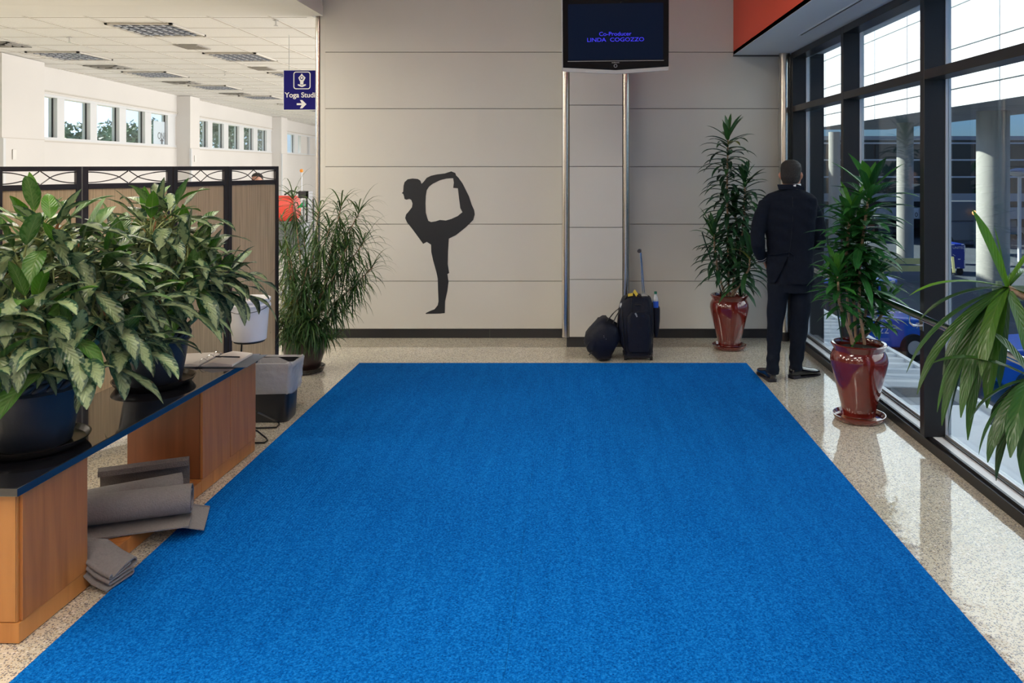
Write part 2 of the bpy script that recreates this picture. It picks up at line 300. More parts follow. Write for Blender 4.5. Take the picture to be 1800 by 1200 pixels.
# ------------------------------------------------------------------ mesh builder
class MB:
    def __init__(s): s.v = []; s.f = []; s.mi = []; s.uv = {}; s.tint = {}; s.m = 0
    def add(s, vs, fs, m=None):
        b = len(s.v); s.v += [Vector(v) for v in vs]
        for f in fs: s.f.append(tuple(b + i for i in f)); s.mi.append(s.m if m is None else m)
        return s
    def box(s, x0, x1, y0, y1, z0, z1, m=None):
        return s.add([(x, y, z) for z in (z0, z1) for y in (y0, y1) for x in (x0, x1)],
                     [(0, 2, 3, 1), (4, 5, 7, 6), (0, 1, 5, 4), (2, 6, 7, 3), (0, 4, 6, 2), (1, 3, 7, 5)], m)
    def obox(s, c, ux, uy, uz, m=None):
        c, ux, uy, uz = map(Vector, (c, ux, uy, uz))
        return s.add([c + ux * i + uy * j + uz * k for k in (-1, 1) for j in (-1, 1) for i in (-1, 1)],
                     [(0, 2, 3, 1), (4, 5, 7, 6), (0, 1, 5, 4), (2, 6, 7, 3), (0, 4, 6, 2), (1, 3, 7, 5)], m)
    def beam(s, a, b, w, h, m=None, up=(0, 0, 1)):
        a = Vector(a); b = Vector(b); d = b - a; L = d.length; d.normalize()
        sd_ = d.cross(Vector(up))
        if sd_.length < 1e-4: sd_ = Vector((1, 0, 0))
        sd_.normalize(); n = sd_.cross(d)
        return s.obox((a + b) / 2, d * L / 2, sd_ * w / 2, n * h / 2, m)
    def loft(s, rings, cap=True, m=None, closed=False):
        n = len(rings[0]); vs = [p for r in rings for p in r]; fs = []
        K = len(rings)
        for i in range(K if closed else K - 1):
            for j in range(n):
                a = i * n + j; b = i * n + (j + 1) % n; c = ((i + 1) % K) * n + (j + 1) % n; d = ((i + 1) % K) * n + j
                fs.append((a, b, c, d))
        if cap and not closed: fs.append(tuple(reversed(range(n)))); fs.append(tuple((K - 1) * n + j for j in range(n)))
        return s.add(vs, fs, m)
    def lathe(s, prof, cx, cy, cz=0, n=40, m=None, cap=True):
        return s.loft([[(cx + r * math.cos(2 * PI * j / n), cy + r * math.sin(2 * PI * j / n), cz + z) for j in range(n)] for r, z in prof], cap, m)
    def tube(s, path, rad, n=8, m=None, flat=1.0, closed=False):
        P = [Vector(p) for p in path]; K = len(P)
        if not hasattr(rad, '__len__'): rad = [rad] * K
        rings = []; prev = None
        for i in range(K):
            if closed: t = P[(i + 1) % K] - P[i - 1]
            else: t = P[min(i + 1, K - 1)] - P[max(i - 1, 0)]
            t.normalize()
            if prev is None:
                a = Vector((0, 0, 1)) if abs(t.z) < 0.9 else Vector((0, 1, 0)); a = (a - t * a.dot(t)).normalized()
            else:
                a = prev - t * prev.dot(t)
                a = a.normalized() if a.length > 1e-6 else prev
            prev = a; b = t.cross(a)
            r = rad[i]
            rx, ry = (r if hasattr(r, '__len__') else (r * flat, r))
            rings.append([P[i] + a * (rx * math.cos(2 * PI * j / n)) + b * (ry * math.sin(2 * PI * j / n)) for j in range(n)])
        return s.loft(rings, True, m, closed)
    def sphere(s, c, rx, ry=None, rz=None, n=16, k=10, m=None):
        ry = rx if ry is None else ry; rz = rx if rz is None else rz
        return s.loft([[(c[0] + rx * math.sin(PI * i / k) * math.cos(2 * PI * j / n), c[1] + ry * math.sin(PI * i / k) * math.sin(2 * PI * j / n), c[2] - rz * math.cos(PI * i / k)) for j in range(n)] for i in [0.15] + list(range(1, k)) + [k - 0.15]], True, m)
    def prism(s, poly, O, U, V, depth, m=None):
        """poly 2-D, mapped O + u*U + v*V, extruded along depth vector"""
        O, U, V, D = map(Vector, (O, U, V, depth)); n = len(poly)
        a = [O + U * p[0] + V * p[1] for p in poly]; b = [p + D for p in a]
        return s.add(a + b, [tuple(reversed(range(n))), tuple(range(n, 2 * n))] + [(j, (j + 1) % n, n + (j + 1) % n, n + j) for j in range(n)], m)
    def leaf(s, base, d, L, W, droop=1.0, fold=0.25, nseg=8, across=2, prof=None, tint=(0.5, 0, 0), side=None, wave=0.0, m=None, power=1.0):
        p = Vector(base); d = Vector(d).normalized()
        if side is None:
            side = d.cross(Vector((0, 0, 1)))
            if side.length < 0.05: side = Vector((random.uniform(-1, 1), random.uniform(-1, 1), 0))
        side = (side - d * side.dot(d)).normalized()
        prof = prof or (lambda t: math.sin(PI * min(1, t * 0.97 + 0.03)) ** 0.7)
        st = L / nseg; b0 = len(s.v); na = across * 2 + 1; ph = random.uniform(0, 6)
        for i in range(nseg + 1):
            t = i / nseg
            side = (side - d * side.dot(d)).normalized(); nrm = side.cross(d)
            w_ = max(0.0006, W * 0.5 * prof(t))
            for j in range(na):
                u = (j - across) / across
                off = abs(u) * fold * w_ + wave * w_ * math.sin(t * 11 + ph + u * 2) * abs(u)
                s.v.append(p + side * (u * w_) + nrm * off)
            p = p + d * st
            k = droop * (st / L) * (0.35 + 1.1 * t ** power)
            d = (d + Vector((0, 0, -1)) * k).normalized()
        for i in range(nseg):
            for j in range(na - 1):
                a = b0 + i * na + j
                s.uv[len(s.f)] = [(j / (na - 1), i / nseg), ((j + 1) / (na - 1), i / nseg), ((j + 1) / (na - 1), (i + 1) / nseg), (j / (na - 1), (i + 1) / nseg)]
                s.tint[len(s.f)] = tint
                s.f.append((a, a + 1, a + na + 1, a + na)); s.mi.append(s.m if m is None else m)
        return p
    def xf(s, mtx): s.v = [mtx @ v for v in s.v]; return s
    def build(s, name, mats, parent=None, smooth=None, bevel=0, kind=None):
        if not isinstance(mats, (list, tuple)): mats = [mats]
        me = bpy.data.meshes.new(name)
        off = parent_loc(parent)
        own = Vector((0, 0, 0))
        if parent is None and s.v:
            xs = [v.x for v in s.v]; ys = [v.y for v in s.v]; zs = [v.z for v in s.v]
            own = Vector(((min(xs) + max(xs)) / 2, (min(ys) + max(ys)) / 2, min(zs)))
        elif s.v:
            xs = [v.x for v in s.v]; ys = [v.y for v in s.v]; zs = [v.z for v in s.v]
            own = Vector(((min(xs) + max(xs)) / 2, (min(ys) + max(ys)) / 2, (min(zs) + max(zs)) / 2))
        me.from_pydata([v - own for v in s.v], [], s.f)
        for mt in mats: me.materials.append(M[mt] if isinstance(mt, str) else mt)
        me.polygons.foreach_set('material_index', s.mi)
        if s.uv:
            me.uv_layers.new(name='UVMap'); me.color_attributes.new('tint', 'FLOAT_COLOR', 'CORNER')
            uvs = []; ti = []
            for i, f in enumerate(s.f):
                u = s.uv.get(i, [(0.5, 0.5)] * len(f)); tt = s.tint.get(i, (0.5, 0, 0))
                for q in u: uvs += [q[0], q[1]]
                for _ in f: ti += [tt[0], tt[1], tt[2], 1]
            me.uv_layers['UVMap'].data.foreach_set('uv', uvs); me.color_attributes['tint'].data.foreach_set('color', ti)
        me.validate()
        if smooth is not None:
            me.shade_smooth()
            if smooth < 180: me.set_sharp_from_angle(angle=R(smooth))
        o = bpy.data.objects.new(name, me); COL.objects.link(o)
        if parent is not None: o.parent = parent
        o.location = own - off
        if bevel:
            bm_ = o.modifiers.new('bevel', 'BEVEL'); bm_.width = bevel; bm_.segments = 2; bm_.limit_method = 'ANGLE'; bm_.angle_limit = R(40)
        if kind: o['kind'] = kind
        return o
def parent_loc(p):
    l = Vector((0, 0, 0))
    while p is not None: l += p.location; p = p.parent
    return l
def tag(o, label=None, cat=None, group=None, kind=None):
    if label: o['label'] = label
    if cat: o['category'] = cat
    if group: o['group'] = group
    if kind: o['kind'] = kind
    return o
def thing(name, loc, label, cat, group=None):
    o = bpy.data.objects.new(name, None); COL.objects.link(o); o.location = loc; o.empty_display_size = 0.1
    return tag(o, label, cat, group)
def text_mesh(name, s, loc, size, material, parent, rot=(PI / 2, 0, 0), align='CENTER', extrude=0.0006, bold=0.0, sx=1.0, space=1.0):
    c = bpy.data.curves.new(name, 'FONT'); c.body = s; c.size = size; c.align_x = align; c.align_y = 'CENTER'; c.extrude = extrude; c.offset = bold; c.space_character = space
    o = bpy.data.objects.new(name, c); COL.objects.link(o)
    bpy.context.view_layer.update()
    me = bpy.data.meshes.new_from_object(o.evaluated_get(bpy.context.evaluated_depsgraph_get()))
    bpy.data.objects.remove(o); bpy.data.curves.remove(c)
    if sx != 1: me.transform(Matrix.Diagonal((sx, 1, 1, 1)))
    me.name = name; me.materials.clear(); me.materials.append(M[material])
    o = bpy.data.objects.new(name, me); COL.objects.link(o)
    if parent is not None: o.parent = parent
    o.location = Vector(loc) - parent_loc(parent); o.rotation_euler = rot
    return o
def struct(o): o['kind'] = 'structure'; return o
def P(px, py, Y): return Vector(((px - CX) * Y / F, Y, H - (py - CY) * Y / F))
def G(px, py, drop=H): Y = F * drop / (py - CY); return Vector(((px - CX) * Y / F, Y, H - drop))
random.seed(7)
# ================================================================== THE SETTING
HZ = 3.2            # hall ceiling
WX = 2.113          # inner plane of the window frames
GX = 2.255          # glass plane
GROUND = H - 4.82
# floor (slab over the lower storey)
struct(MB().box(-10.7, 2.30, -6, 36, -0.25, 0).build('floor', 'terrazzo'))
# back wall: enamel panels with open joints over a dark backing
def panel_wall(name, x0, x1, y, zs, z0, depth=0.12, m=('panel', 'joint')):
    b = MB(); b.box(x0, x1, y + 0.012, y + depth, z0, zs[-1], 1)
    for a, c in zip(zs[:-1], zs[1:]): b.box(x0, x1, y, y + 0.02, a + 0.0028, c - 0.0028, 0)
    return b.build(name, m, bevel=0.0012, kind='structure')
WY = 7.95
zs = [0.09] + [0.567 + 0.571 * i for i in range(7)]
zs = [0.09, 0.567, 1.135, 1.709, 2.288, 2.851, 3.42, 4.2]
panel_wall('wall_back', -2.55, -0.02, WY, zs, 0.0)
panel_wall('wall_back', 0.50, 2.26, WY, zs, 0.0)
MB().box(-0.02, 0.50, WY + 0.02, WY + 0.12, 0, 4.2).build('wall_back', 'panel', kind='structure')
MB().box(-2.54, -0.03, WY + 0.002, WY + 0.0115, 0.0, 0.088).box(-0.86, -0.856, WY + 0.001, WY + 0.003, 0, 0.088, 1).build('baseboard_back', ('base', 'joint'), kind='structure')
MB().box(0.51, 2.10, WY + 0.002, WY + 0.0115, 0.0, 0.088).build('baseboard_back', 'base', kind='structure')
# end of the back wall: rounded steel edge strip
MB().tube([(-2.578, WY + 0.03, 0.0), (-2.578, WY + 0.03, 4.2)], 0.028, 20).build('trim_1', 'steel', smooth=50, kind='structure')
MB().box(-2.55, -2.50, WY - 0.001, WY + 0.0125, 0.09, 4.2).build('trim_2', 'panel', kind='structure')
# column casing with two steel corner posts
PY = 7.525
b = MB(); b.box(-0.075, 0.455, PY + 0.014, WY + 0.01, 0.10, 4.2, 1)
pz = [0.10, 0.598, 1.155, 1.712, 2.291, 2.86, 3.43, 4.2]
pz = [0.10, 0.645, 1.137, 1.712, 2.291, 2.86, 3.43, 4.2]
for a, c in zip(pz[:-1], pz[1:]):
    b.box(-0.058, 0.441, PY, PY + 0.02, a + 0.0028, c - 0.0028, 0)
    b.box(-0.105, -0.07, PY + 0.045, WY, a + 0.0028, c - 0.0028, 0); b.box(0.45, 0.485, PY + 0.045, WY, a + 0.0028, c - 0.0028, 0)
b.build('wall_column', ('panel', 'joint'), kind='structure')
MB().box(-0.085, 0.465, PY + 0.03, WY, 0, 0.10).build('baseboard_column', 'base', kind='structure')
for x in (-0.094, 0.474):
    MB().tube([(x, PY + 0.036, 0.095), (x, PY + 0.036, 4.2)], 0.0365, 24).build('trim_3', 'steel', smooth=50, kind='structure')
# steel column in the window corner
MB().tube([(2.055, 7.84, 0.09), (2.055, 7.84, 2.83)], 0.055, 28).build('trim_4', 'steel', smooth=50, kind='structure')
MB().tube([(2.055, 7.84, 0.0), (2.055, 7.84, 0.09)], 0.046, 24).build('baseboard_corner', 'base', smooth=50, kind='structure')
# red bulkhead and pale soffit over the windows, with its dark air slot
MB().box(1.573, 2.45, -6, WY - 0.002, 2.822, 2.86).build('ceiling_soffit', 'soffit', kind='structure')
MB().box(1.573, 1.62, -6, WY - 0.002, 2.824, 4.2).build('wall_bulkhead', 'red', kind='structure')
MB().box(1.885, 1.905, -3, 6.72, 2.8185, 2.8225).box(1.876, 1.885, -3, 6.725, 2.815, 2.822, 1).box(1.905, 1.914, -3, 6.725, 2.815, 2.822, 1).build('trim_5', ('joint', 'soffit'), kind='structure')
MB().box(1.57, 2.1, WY - 0.012, WY - 0.002, 2.808, 2.822).build('trim_6', 'joint', kind='structure')
# ceilings, side and end walls beyond the frame
MB().box(-2.57, 2.45, -6, WY + 0.1, 4.2, 4.3).build('ceiling_main', 'white', kind='structure')
MB().box(-10.7, -2.50, -6, 7.36, HZ, HZ + 0.1).build('ceiling_hall_front', 'white', kind='structure')
MB().box(-10.7, -2.50, 7.362, 7.88, HZ, HZ + 0.1).build('ceiling_hall_edge', 'white', kind='structure')
MB().box(-2.57, -2.502, -6, 7.87, HZ + .101, 4.19).build('wall_upstand', 'white', kind='structure')
b = MB(); b.box(-10.7, -2.63, 7.885, 36, HZ + 0.008, HZ + 0.1, 0); b.box(-2.63, 2.4, 8.10, 36, HZ + 0.008, HZ + 0.1, 0)
g = MB()
for i in range(0, 22):
    x = -10.37 + i * 0.61
    if x < 1.0: g.box(x - 0.011, x + 0.011, 7.885 if x < -2.7 else 8.1, 36, HZ + 0.003, HZ + 0.010)
for j in range(0, 47):
    y = 8.0 + j * 0.61; g.box(-10.7, 1.0 if j else -2.7, y - 0.006, y + 0.006, HZ + 0.005, HZ + 0.010)
b.build('ceiling_hall', 'tile', kind='structure'); g.build('trim_7', 'tgrid', kind='structure')
MB().box(-10.7, 2.4, -6.15, -6, 0, 4.3).build('wall_front', 'white', kind='structure')
MB().box(-10.7, 2.45, 36, 36.15, 0, 4.3).build('wall_far', 'white', kind='structure')
MB().box(2.30, 2.45, 8.3, 36, -0.25, 4.3).build('wall_hall_side', 'white', kind='structure')
MB().box(2.13, 2.45, 7.86, 8.3, -0.25, 4.3).build('wall_corner', 'frame', kind='structure')
# the building's own mass above and below (roof, lower wall towards the apron)
MB().box(-9.4, 2.6, -6.3, 60, 4.31, 7.4).build('wall_roof_block', 'concrete2', kind='structure')
MB().box(2.28, 2.42, -6.2, 60, GROUND, -0.27).build('wall_lower', 'concrete2', kind='structure')
# ---------------------------------------------------------------- left wall of the hall, with its ribbon windows
A0 = Vector((-7.89, 11.4, 0)); dv = Vector((-0.104, 1, 0)).normalized(); nv = Vector((dv.y, -dv.x, 0))   # nv points into the hall (+X)
def tt(px):
    k = (px - CX) / F
    return (A0.x - k * A0.y) / (k * dv.y - dv.x)
def wallbox(b, t0, t1, n0, n1, z0, z1, m=None):
    c = A0 + dv * ((t0 + t1) / 2) + nv * ((n0 + n1) / 2); c.z = (z0 + z1) / 2
    return b.obox(c, dv * (t1 - t0) / 2, nv * (n1 - n0) / 2, Vector((0, 0, (z1 - z0) / 2)), m)
cols = [(-7.2, -6.6), (-1.0, tt(43)), (tt(311), tt(311) + 0.55), (tt(478.5), tt(478.5) + 0.7), (19.6, 20.2)]
bays = [(cols[i][1], cols[i + 1][0]) for i in range(4)]
wl = MB()
wallbox(wl, -17.6, 25, -0.2, 0, 0, 2.11); wallbox(wl, -17.6, 25, -0.2, 0, 2.80, 4.2)
wallbox(wl, -17.6, cols[0][0], -0.2, 0, 2.11, 2.80); wallbox(wl, cols[4][1], 25, -0.2, 0, 2.11, 2.80)
for a, c in cols[:-1]: wallbox(wl, a - 0.05, c + 0.05, -0.2, -0.02, 2.11, 2.80)
wl.build('wall_left', 'cream', kind='structure')
for a, c in bays:      # sill-height joint, shade pocket
    q = MB(); wallbox(q, a, c, 0.0, 0.012, 2.075, 2.095); wallbox(q, a, c, 0.0, 0.03, 2.83, 2.85)
    q.build('trim_8', 'tgrid', kind='structure')
for a, c in cols:
    q = MB(); wallbox(q, a, c, -0.02, 0.27, 0, HZ); q.build('wall_pier', 'cream', kind='structure')
    q = MB(); wallbox(q, a - 0.02, a + 0.035, 0.26, 0.30, 0, 2.08); q.build('trim_9', 'bandwhite', kind='structure')
    q = MB(); wallbox(q, a, c, 0.27, 0.274, 2.085, 2.095); q.build('trim_10', 'tgrid', kind='structure')
wins = [[(50, 103), (116, 161), (173, 212), (224, 257), (268, 297)], [(350, 367), (375, 395), (403, 422), (430, 447), (454, 470)], [(506, 519), (525, 541), (546, 561), (566, 581)]]
nwin = 1
for (a, c), ws in zip(bays[1:], wins):
    fr = MB(); ts = [(tt(p0), tt(p1)) for p0, p1 in ws]
    ts[0] = (max(ts[0][0], a + 0.08), ts[0][1])
    edges = [a] + [t for p_ in ts for t in p_] + [c]
    for e0, e1 in zip(edges[::2], edges[1::2]): wallbox(fr, e0, e1, -0.15, -0.02, 2.11, 2.80)
    wallbox(fr, a, c, -0.16, -0.01, 2.085, 2.15); wallbox(fr, a, c, -0.16, -0.01, 2.76, 2.82)
    w_ = fr.build('window_%d' % nwin, 'bandwhite', kind='structure'); nwin += 1
    for t0, t1 in ts:
        g = MB(); wallbox(g, t0 + 0.012, t1 - 0.012, -0.09, -0.084, 2.165, 2.745); g.build('pane', 'hglass', w_)
        s_ = MB(); wallbox(s_, t1 - 0.02, t1, -0.095, -0.078, 2.15, 2.76); s_.build('gasket', 'frame', w_)
# notice on the last pane of the first bay
t0, t1 = tt(277), tt(297)
q = MB(); wallbox(q, t0, t1 + 0.25, -0.082, -0.078, 2.155, 2.62)
no = q.build('notice', 'poster'); tag(no, 'pale blue notice with an up arrow taped to a hall window pane', 'notice')
ang = math.atan2(dv.y, dv.x)
ctr = A0 + dv * ((t0 + t1) / 2 + 0.12) + nv * (-0.075)
text_mesh('lettering', 'ONE', (ctr.x, ctr.y, 2.32), 0.20, 'binder', no, (PI / 2, 0, ang))
ar = MB(); ar.prism([(-0.035, -0.1), (0.035, -0.1), (0.035, 0.0), (0.10, 0.0), (0, 0.11), (-0.10, 0.0), (-0.035, 0.0)], (ctr.x, ctr.y, 2.22) , dv, (0, 0, 0.6), nv * 0.002)
ar.build('arrow', 'binder', no)
# near hall walls' bays behind (out of frame) get a blank infill
q = MB(); wallbox(q, bays[0][0], bays[0][1], -0.15, -0.12, 2.11, 2.80); q.build('window_9', 'hglass', kind='structure')
q = MB(); wallbox(q, bays[3][1] - 3.0, bays[3][1], -0.15, -0.02, 2.11, 2.80); q.build('wall_left_infill', 'cream', kind='structure')
# outlet plates on the piers
for px, cc in ((27, 1), (341, 2)):
    t_ = tt(px) if cc != 1 else -0.25
    q = MB(); wallbox(q, cols[cc][0] + 0.22, cols[cc][0] + 0.30, 0.275, 0.285, 1.80, 1.94)
    tag(q.build('outlet_plate', 'white', bevel=0.003), ('outlet plate on the nearest pier of the hall wall' if cc == 1 else 'outlet plate on the second pier of the hall wall'), 'outlet', 'outlet plates on the piers')
# ---------------------------------------------------------------- hall ceiling fittings
def fitting(i, x, y, sx, sy, kind, label, group):
    r = thing({'t': 'ceiling_light', 'v': 'ceiling_vent', 'd': 'air_diffuser'}[kind], (x, y, HZ), label, {'t': 'light', 'v': 'vent', 'd': 'vent'}[kind], group)
    hx, hy = sx / 2, sy / 2; z = HZ
    if kind == 't':
        f = MB()
        for a in ((x - hx, x - hx + .03, y - hy, y + hy), (x + hx - .03, x + hx, y - hy, y + hy), (x - hx, x + hx, y - hy, y - hy + .03), (x - hx, x + hx, y + hy - .03, y + hy)): f.box(*a, z - 0.012, z + 0.006)
        f.build('frame', 'tgrid', r)
        MB().box(x - hx + .02, x + hx - .02, y - hy + .02, y + hy - .02, z + 0.0015, z + 0.007).build('reflector', 'ink', r)
        g = MB(); n = 6
        for k in range(1, n): u = -hx + sx * k / n; g.box(x + u - .009, x + u + .009, y - hy + .03, y + hy - .03, z - 0.012, z + 0.001)
        for k in range(1, n): u = -hy + sy * k / n; g.box(x - hx + .03, x + hx - .03, y + u - .009, y + u + .009, z - 0.012, z + 0.001)
        g.build('louvre', 'louvre', r)
    elif kind == 'v':
        MB().box(x - hx, x + hx, y - hy, y + hy, z - 0.004, z + 0.004).build('plate', 'vent', r)
        g = MB()
        for k in range(5): u = -hy + sy * (k + .5) / 5; g.box(x - hx + .02, x + hx - .02, y + u - .008, y + u + .008, z - 0.009, z - 0.004)
        g.build('slats', 'vent', r)
    else:
        g = MB()
        for k, q_ in enumerate((1.0, 0.72, 0.42)):
            a, c, e = hx * q_, hy * q_, 0.03
            for bb in ((x - a, x - a + e, y - c, y + c), (x + a - e, x + a, y - c, y + c), (x - a, x + a, y - c, y - c + e), (x - a, x + a, y + c - e, y + c)): g.box(*bb, z - 0.006 - 0.004 * k, z + 0.001)
        g.build('rings', 'vent', r)
        MB().box(x - hx * .9, x + hx * .9, y - hy * .9, y + hy * .9, z - 0.001, z + 0.003).build('throat', 'ink', r)
ordn = ['nearest', 'second', 'third', 'fourth', 'fifth', 'sixth']
for i, y in enumerate((8.68, 10.86, 13.05, 15.2)):
    fitting(i, -4.56, y, 0.70, 0.78, 't', '%s louvred ceiling light in the row beside the sign' % ordn[i], 'louvred lights of the right row')
for i, y in enumerate((10.75, 12.95, 15.1, 17.3, 19.5, 21.6)):
    fitting(i, -6.82, y, 0.70, 0.78, 't', '%s louvred ceiling light in the row along the window wall' % ordn[i], 'louvred lights of the left row')
for i, y in enumerate((9.95, 12.18, 14.4)):
    fitting(i, -4.79, y, 0.30, 0.38, 'v', '%s plain grey vent between louvred lights' % ordn[i], 'plain grey ceiling vents')
for i, y in enumerate((9.75, 12.0, 14.25, 16.5)):
    fitting(i, -7.05, y, 0.50, 0.42, 'd', '%s square air diffuser near the window wall' % ordn[i], 'square air diffusers')
for i, (x, y) in enumerate(((-5.85, 9.2), (-5.55, 12.6), (-3.05, 8.1), (-5.7, 16.2))):
    q = MB(); q.lathe([(0.03, 0), (0.03, -0.008), (0.008, -0.012), (0.008, -0.05), (0.022, -0.054), (0.022, -0.058)], x, y, HZ, 10)
    tag(q.build('sprinkler_head', 'chrome'), '%s small sprinkler head under the tiled ceiling' % ordn[i], 'sprinkler', 'sprinkler heads')
# main ceiling lamps (out of frame) with housings
for x, y in ROOM_LAMPS:
    MB().box(x - 0.6, x + 0.6, y - 0.3, y + 0.3, 4.175, 4.2).build('trim_11', 'white', kind='structure')

# ================================================================== WINDOW WALL
mull = [7.75, 6.29, 4.83, 3.37, 1.91, 0.45, -1.01, -2.47, -3.93, -5.39]
for i, y in enumerate(mull[:-1]):
    yn = mull[i + 1]
    b = MB()
    b.box(WX, 2.24, y, y + 0.06, 0.074, 2.822)                       # mullion
    b.box(WX, 2.24, yn + 0.06, y, 2.242, 2.30)                       # transom
    b.box(WX, 2.24, yn + 0.06, y, 2.765, 2.822)                      # head
    w_ = b.build('window_%d' % (nwin), 'frame', bevel=0.002, kind='structure'); nwin += 1
    s_ = MB(); s_.box(2.2405, 2.275, y - 0.006, y + 0.055, 0.085, 2.80); s_.box(2.2405, 2.27, yn + 0.061, yn + 0.075, 0.085, 2.80)
    s_.box(2.2405, 2.275, yn + 0.06, y, 0.077, 0.092); s_.box(2.2405, 2.275, yn + 0.06, y, 2.25, 2.29); s_.box(2.2405, 2.275, yn + 0.06, y, 2.775, 2.81)
    s_.build('glazing_stop', 'alu', w_)
    MB().box(GX, GX + 0.006, yn + 0.075, y - 0.006, 2.29, 2.775).build('pane', 'glass', w_)
    MB().box(GX, GX + 0.006, yn + 0.075, y - 0.006, 0.092, 2.25).build('pane', 'glass', w_)
MB().box(2.15, 2.165, -6, 7.86, 0, 0.074).box(2.13, 2.15, -6, 7.86, 0, 0.060).build('baseboard_window', 'frame', kind='structure')
MB().box(2.1655, 2.30, -6, 7.86, 0.0, 0.0735).build('trim_12', 'sill', kind='structure')
MB().box(2.222, 2.232, -6, 7.86, 0.0736, 0.082).build('trim_13', 'frame', kind='structure')
# handrail
r = thing('handrail', (2.03, 5.0, 0.0), 'brushed steel handrail running along the tall windows', 'handrail')
MB().tube([(2.035, 7.55, 0.83), (2.035, -4, 0.83)], 0.0225, 20).build('rail', 'chrome', r, smooth=50)
for y in mull[1:8]:
    MB().tube([(2.035, y + 0.03, 0.81), (2.035, y + 0.03, 0.765), (2.06, y + 0.03, 0.745), (WX - 0.003, y + 0.03, 0.745)], 0.007, 8).build('bracket', 'chrome', r, smooth=60)
    # round fixing plate against the mullion
    MB().box(WX - 0.005, WX - 0.0005, y + 0.005, y + 0.055, 0.715, 0.775).build('fixing_plate', 'chrome', r)

# ================================================================== CARPET
b = MB(); b.box(-1.873, -0.2405, -3.0, 6.9, 0.0005, 0.012); b.box(-0.2395, 1.479, -3.0, 6.9, 0.0005, 0.012)
tag(b.build('carpet', 'carpet'), 'wide bright blue carpet strip laid over the speckled floor', 'carpet')
# ================================================================== BENCH TABLE (granite top on two veneer pedestals)
bdir = Vector((0.032, 1, 0)).normalized(); bn = Vector((-bdir.y, bdir.x, 0))      # bn points away from the room
B0 = Vector((-1.995, 2.86, 0))
def bb(m_, t0, t1, n0, n1, z0, z1, m=None):
    c = B0 + bdir * ((t0 + t1) / 2) + bn * ((n0 + n1) / 2); c.z = (z0 + z1) / 2
    return m_.obox(c, bdir * (t1 - t0) / 2, bn * (n1 - n0) / 2, Vector((0, 0, (z1 - z0) / 2)), m)
bench = thing('display_bench', (-2.2, 3.85, 0), 'long bench with black granite top on two cherry wood cabinets', 'bench')
q = MB(); bb(q, -0.035, 1.985, -0.018, 0.45, 0.545, 0.577); q.build('worktop', 'granite', bench, bevel=0.003)
LEN = 1.95
for t0, t1, two in ((0.0, 0.375, False), (1.31, LEN, True)):
    q = MB(); bb(q, t0 + 0.002, t1 - 0.002, 0.014, 0.40, 0.078, 0.5445)
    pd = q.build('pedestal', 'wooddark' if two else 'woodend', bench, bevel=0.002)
    if two: spl = [(t0, t0 + 0.31), (t0 + 0.313, t1)]
    else: spl = [(t0 + 0.012, t1)]
    for a, c in spl:
        q = MB(); bb(q, a + 0.0015, c, 0.0, 0.0135, 0.080, 0.5445); q.build('front_panel', 'wood', pd, bevel=0.001)
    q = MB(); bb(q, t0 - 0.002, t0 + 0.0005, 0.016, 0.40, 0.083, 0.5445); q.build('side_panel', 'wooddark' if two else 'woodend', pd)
    q = MB(); bb(q, t0, t1, 0.004, 0.40, 0.004, 0.077); q.build('plinth', 'woodend' if not two else 'wood', pd, bevel=0.002)
q = MB(); bb(q, 0.376, 1.309, 0.004, 0.40, 0.004, 0.072); q.build('bottom_plank', 'wood', bench, bevel=0.002)

# ================================================================== POTS AND PLANTS
def rope_pot(name_parent, c, r_top, h, zb):
    """black nursery pot with rolled rim and a rope-twist band"""
    q = MB(); x, y = c
    prof = [(r_top * 0.70, 0), (r_top * 0.74, 0.008), (r_top * 0.84, h * 0.35), (r_top * 0.93, h * 0.72), (r_top * 0.955, h * 0.76), (r_top * 1.01, h * 0.775), (r_top * 0.985, h * 0.80),
            (r_top * 0.95, h * 0.82), (r_top * 0.935, h * 0.91), (r_top * 0.96, h * 0.94), (r_top * 0.985, h * 0.97), (r_top * 0.96, h), (r_top * 0.90, h), (r_top * 0.86, h * 0.90), (r_top * 0.84, h * 0.86)]
    q.lathe(prof, x, y, zb, 56)
    q.build('pot', 'pot', name_parent, smooth=40)
    q = MB(); n = 22
    for k in range(n):
        a = 2 * PI * k / n; pts = []
        for s_ in range(7):
            u = s_ / 6; aa = a + (u - 0.5) * 0.34; zz = zb + h * (0.815 + 0.105 * u); rr = r_top * 0.945
            pts.append((x + rr * math.cos(aa), y + rr * math.sin(aa), zz))
        q.tube(pts, [0.004, 0.010, 0.013, 0.014, 0.013, 0.010, 0.004], 8)
    q.build('rope_band', 'pot', name_parent, smooth=60)
    MB().lathe([(0.0005, h * 0.90), (r_top * 0.86, h * 0.90), (r_top * 0.86, h * 0.88)], x, y, zb, 32).build('soil', 'soil', name_parent)
def saucer(parent, c, r, zb, m='saucer', h=0.035, inner=None):
    q = MB(); q.lathe([(r * 0.82, 0.001), (r * 0.90, 0.006), (r * 0.985, h * 0.85), (r, h), (r * 0.965, h), (r * 0.90, h * 0.45), (r * 0.6, 0.010), (0.001, 0.009)], c[0], c[1], zb, 56)
    o = q.build('saucer', m, parent, smooth=50)
    if inner: MB().lathe([(r * 0.88, 0.0115), (0.001, 0.0115)], c[0], c[1], zb, 40, cap=False).build('saucer_inside', inner, o)
def agl_prof(t): return min(1.0, max(0.0, math.sin(PI * (t ** 0.85) * 0.985 + 0.03))) ** 0.75
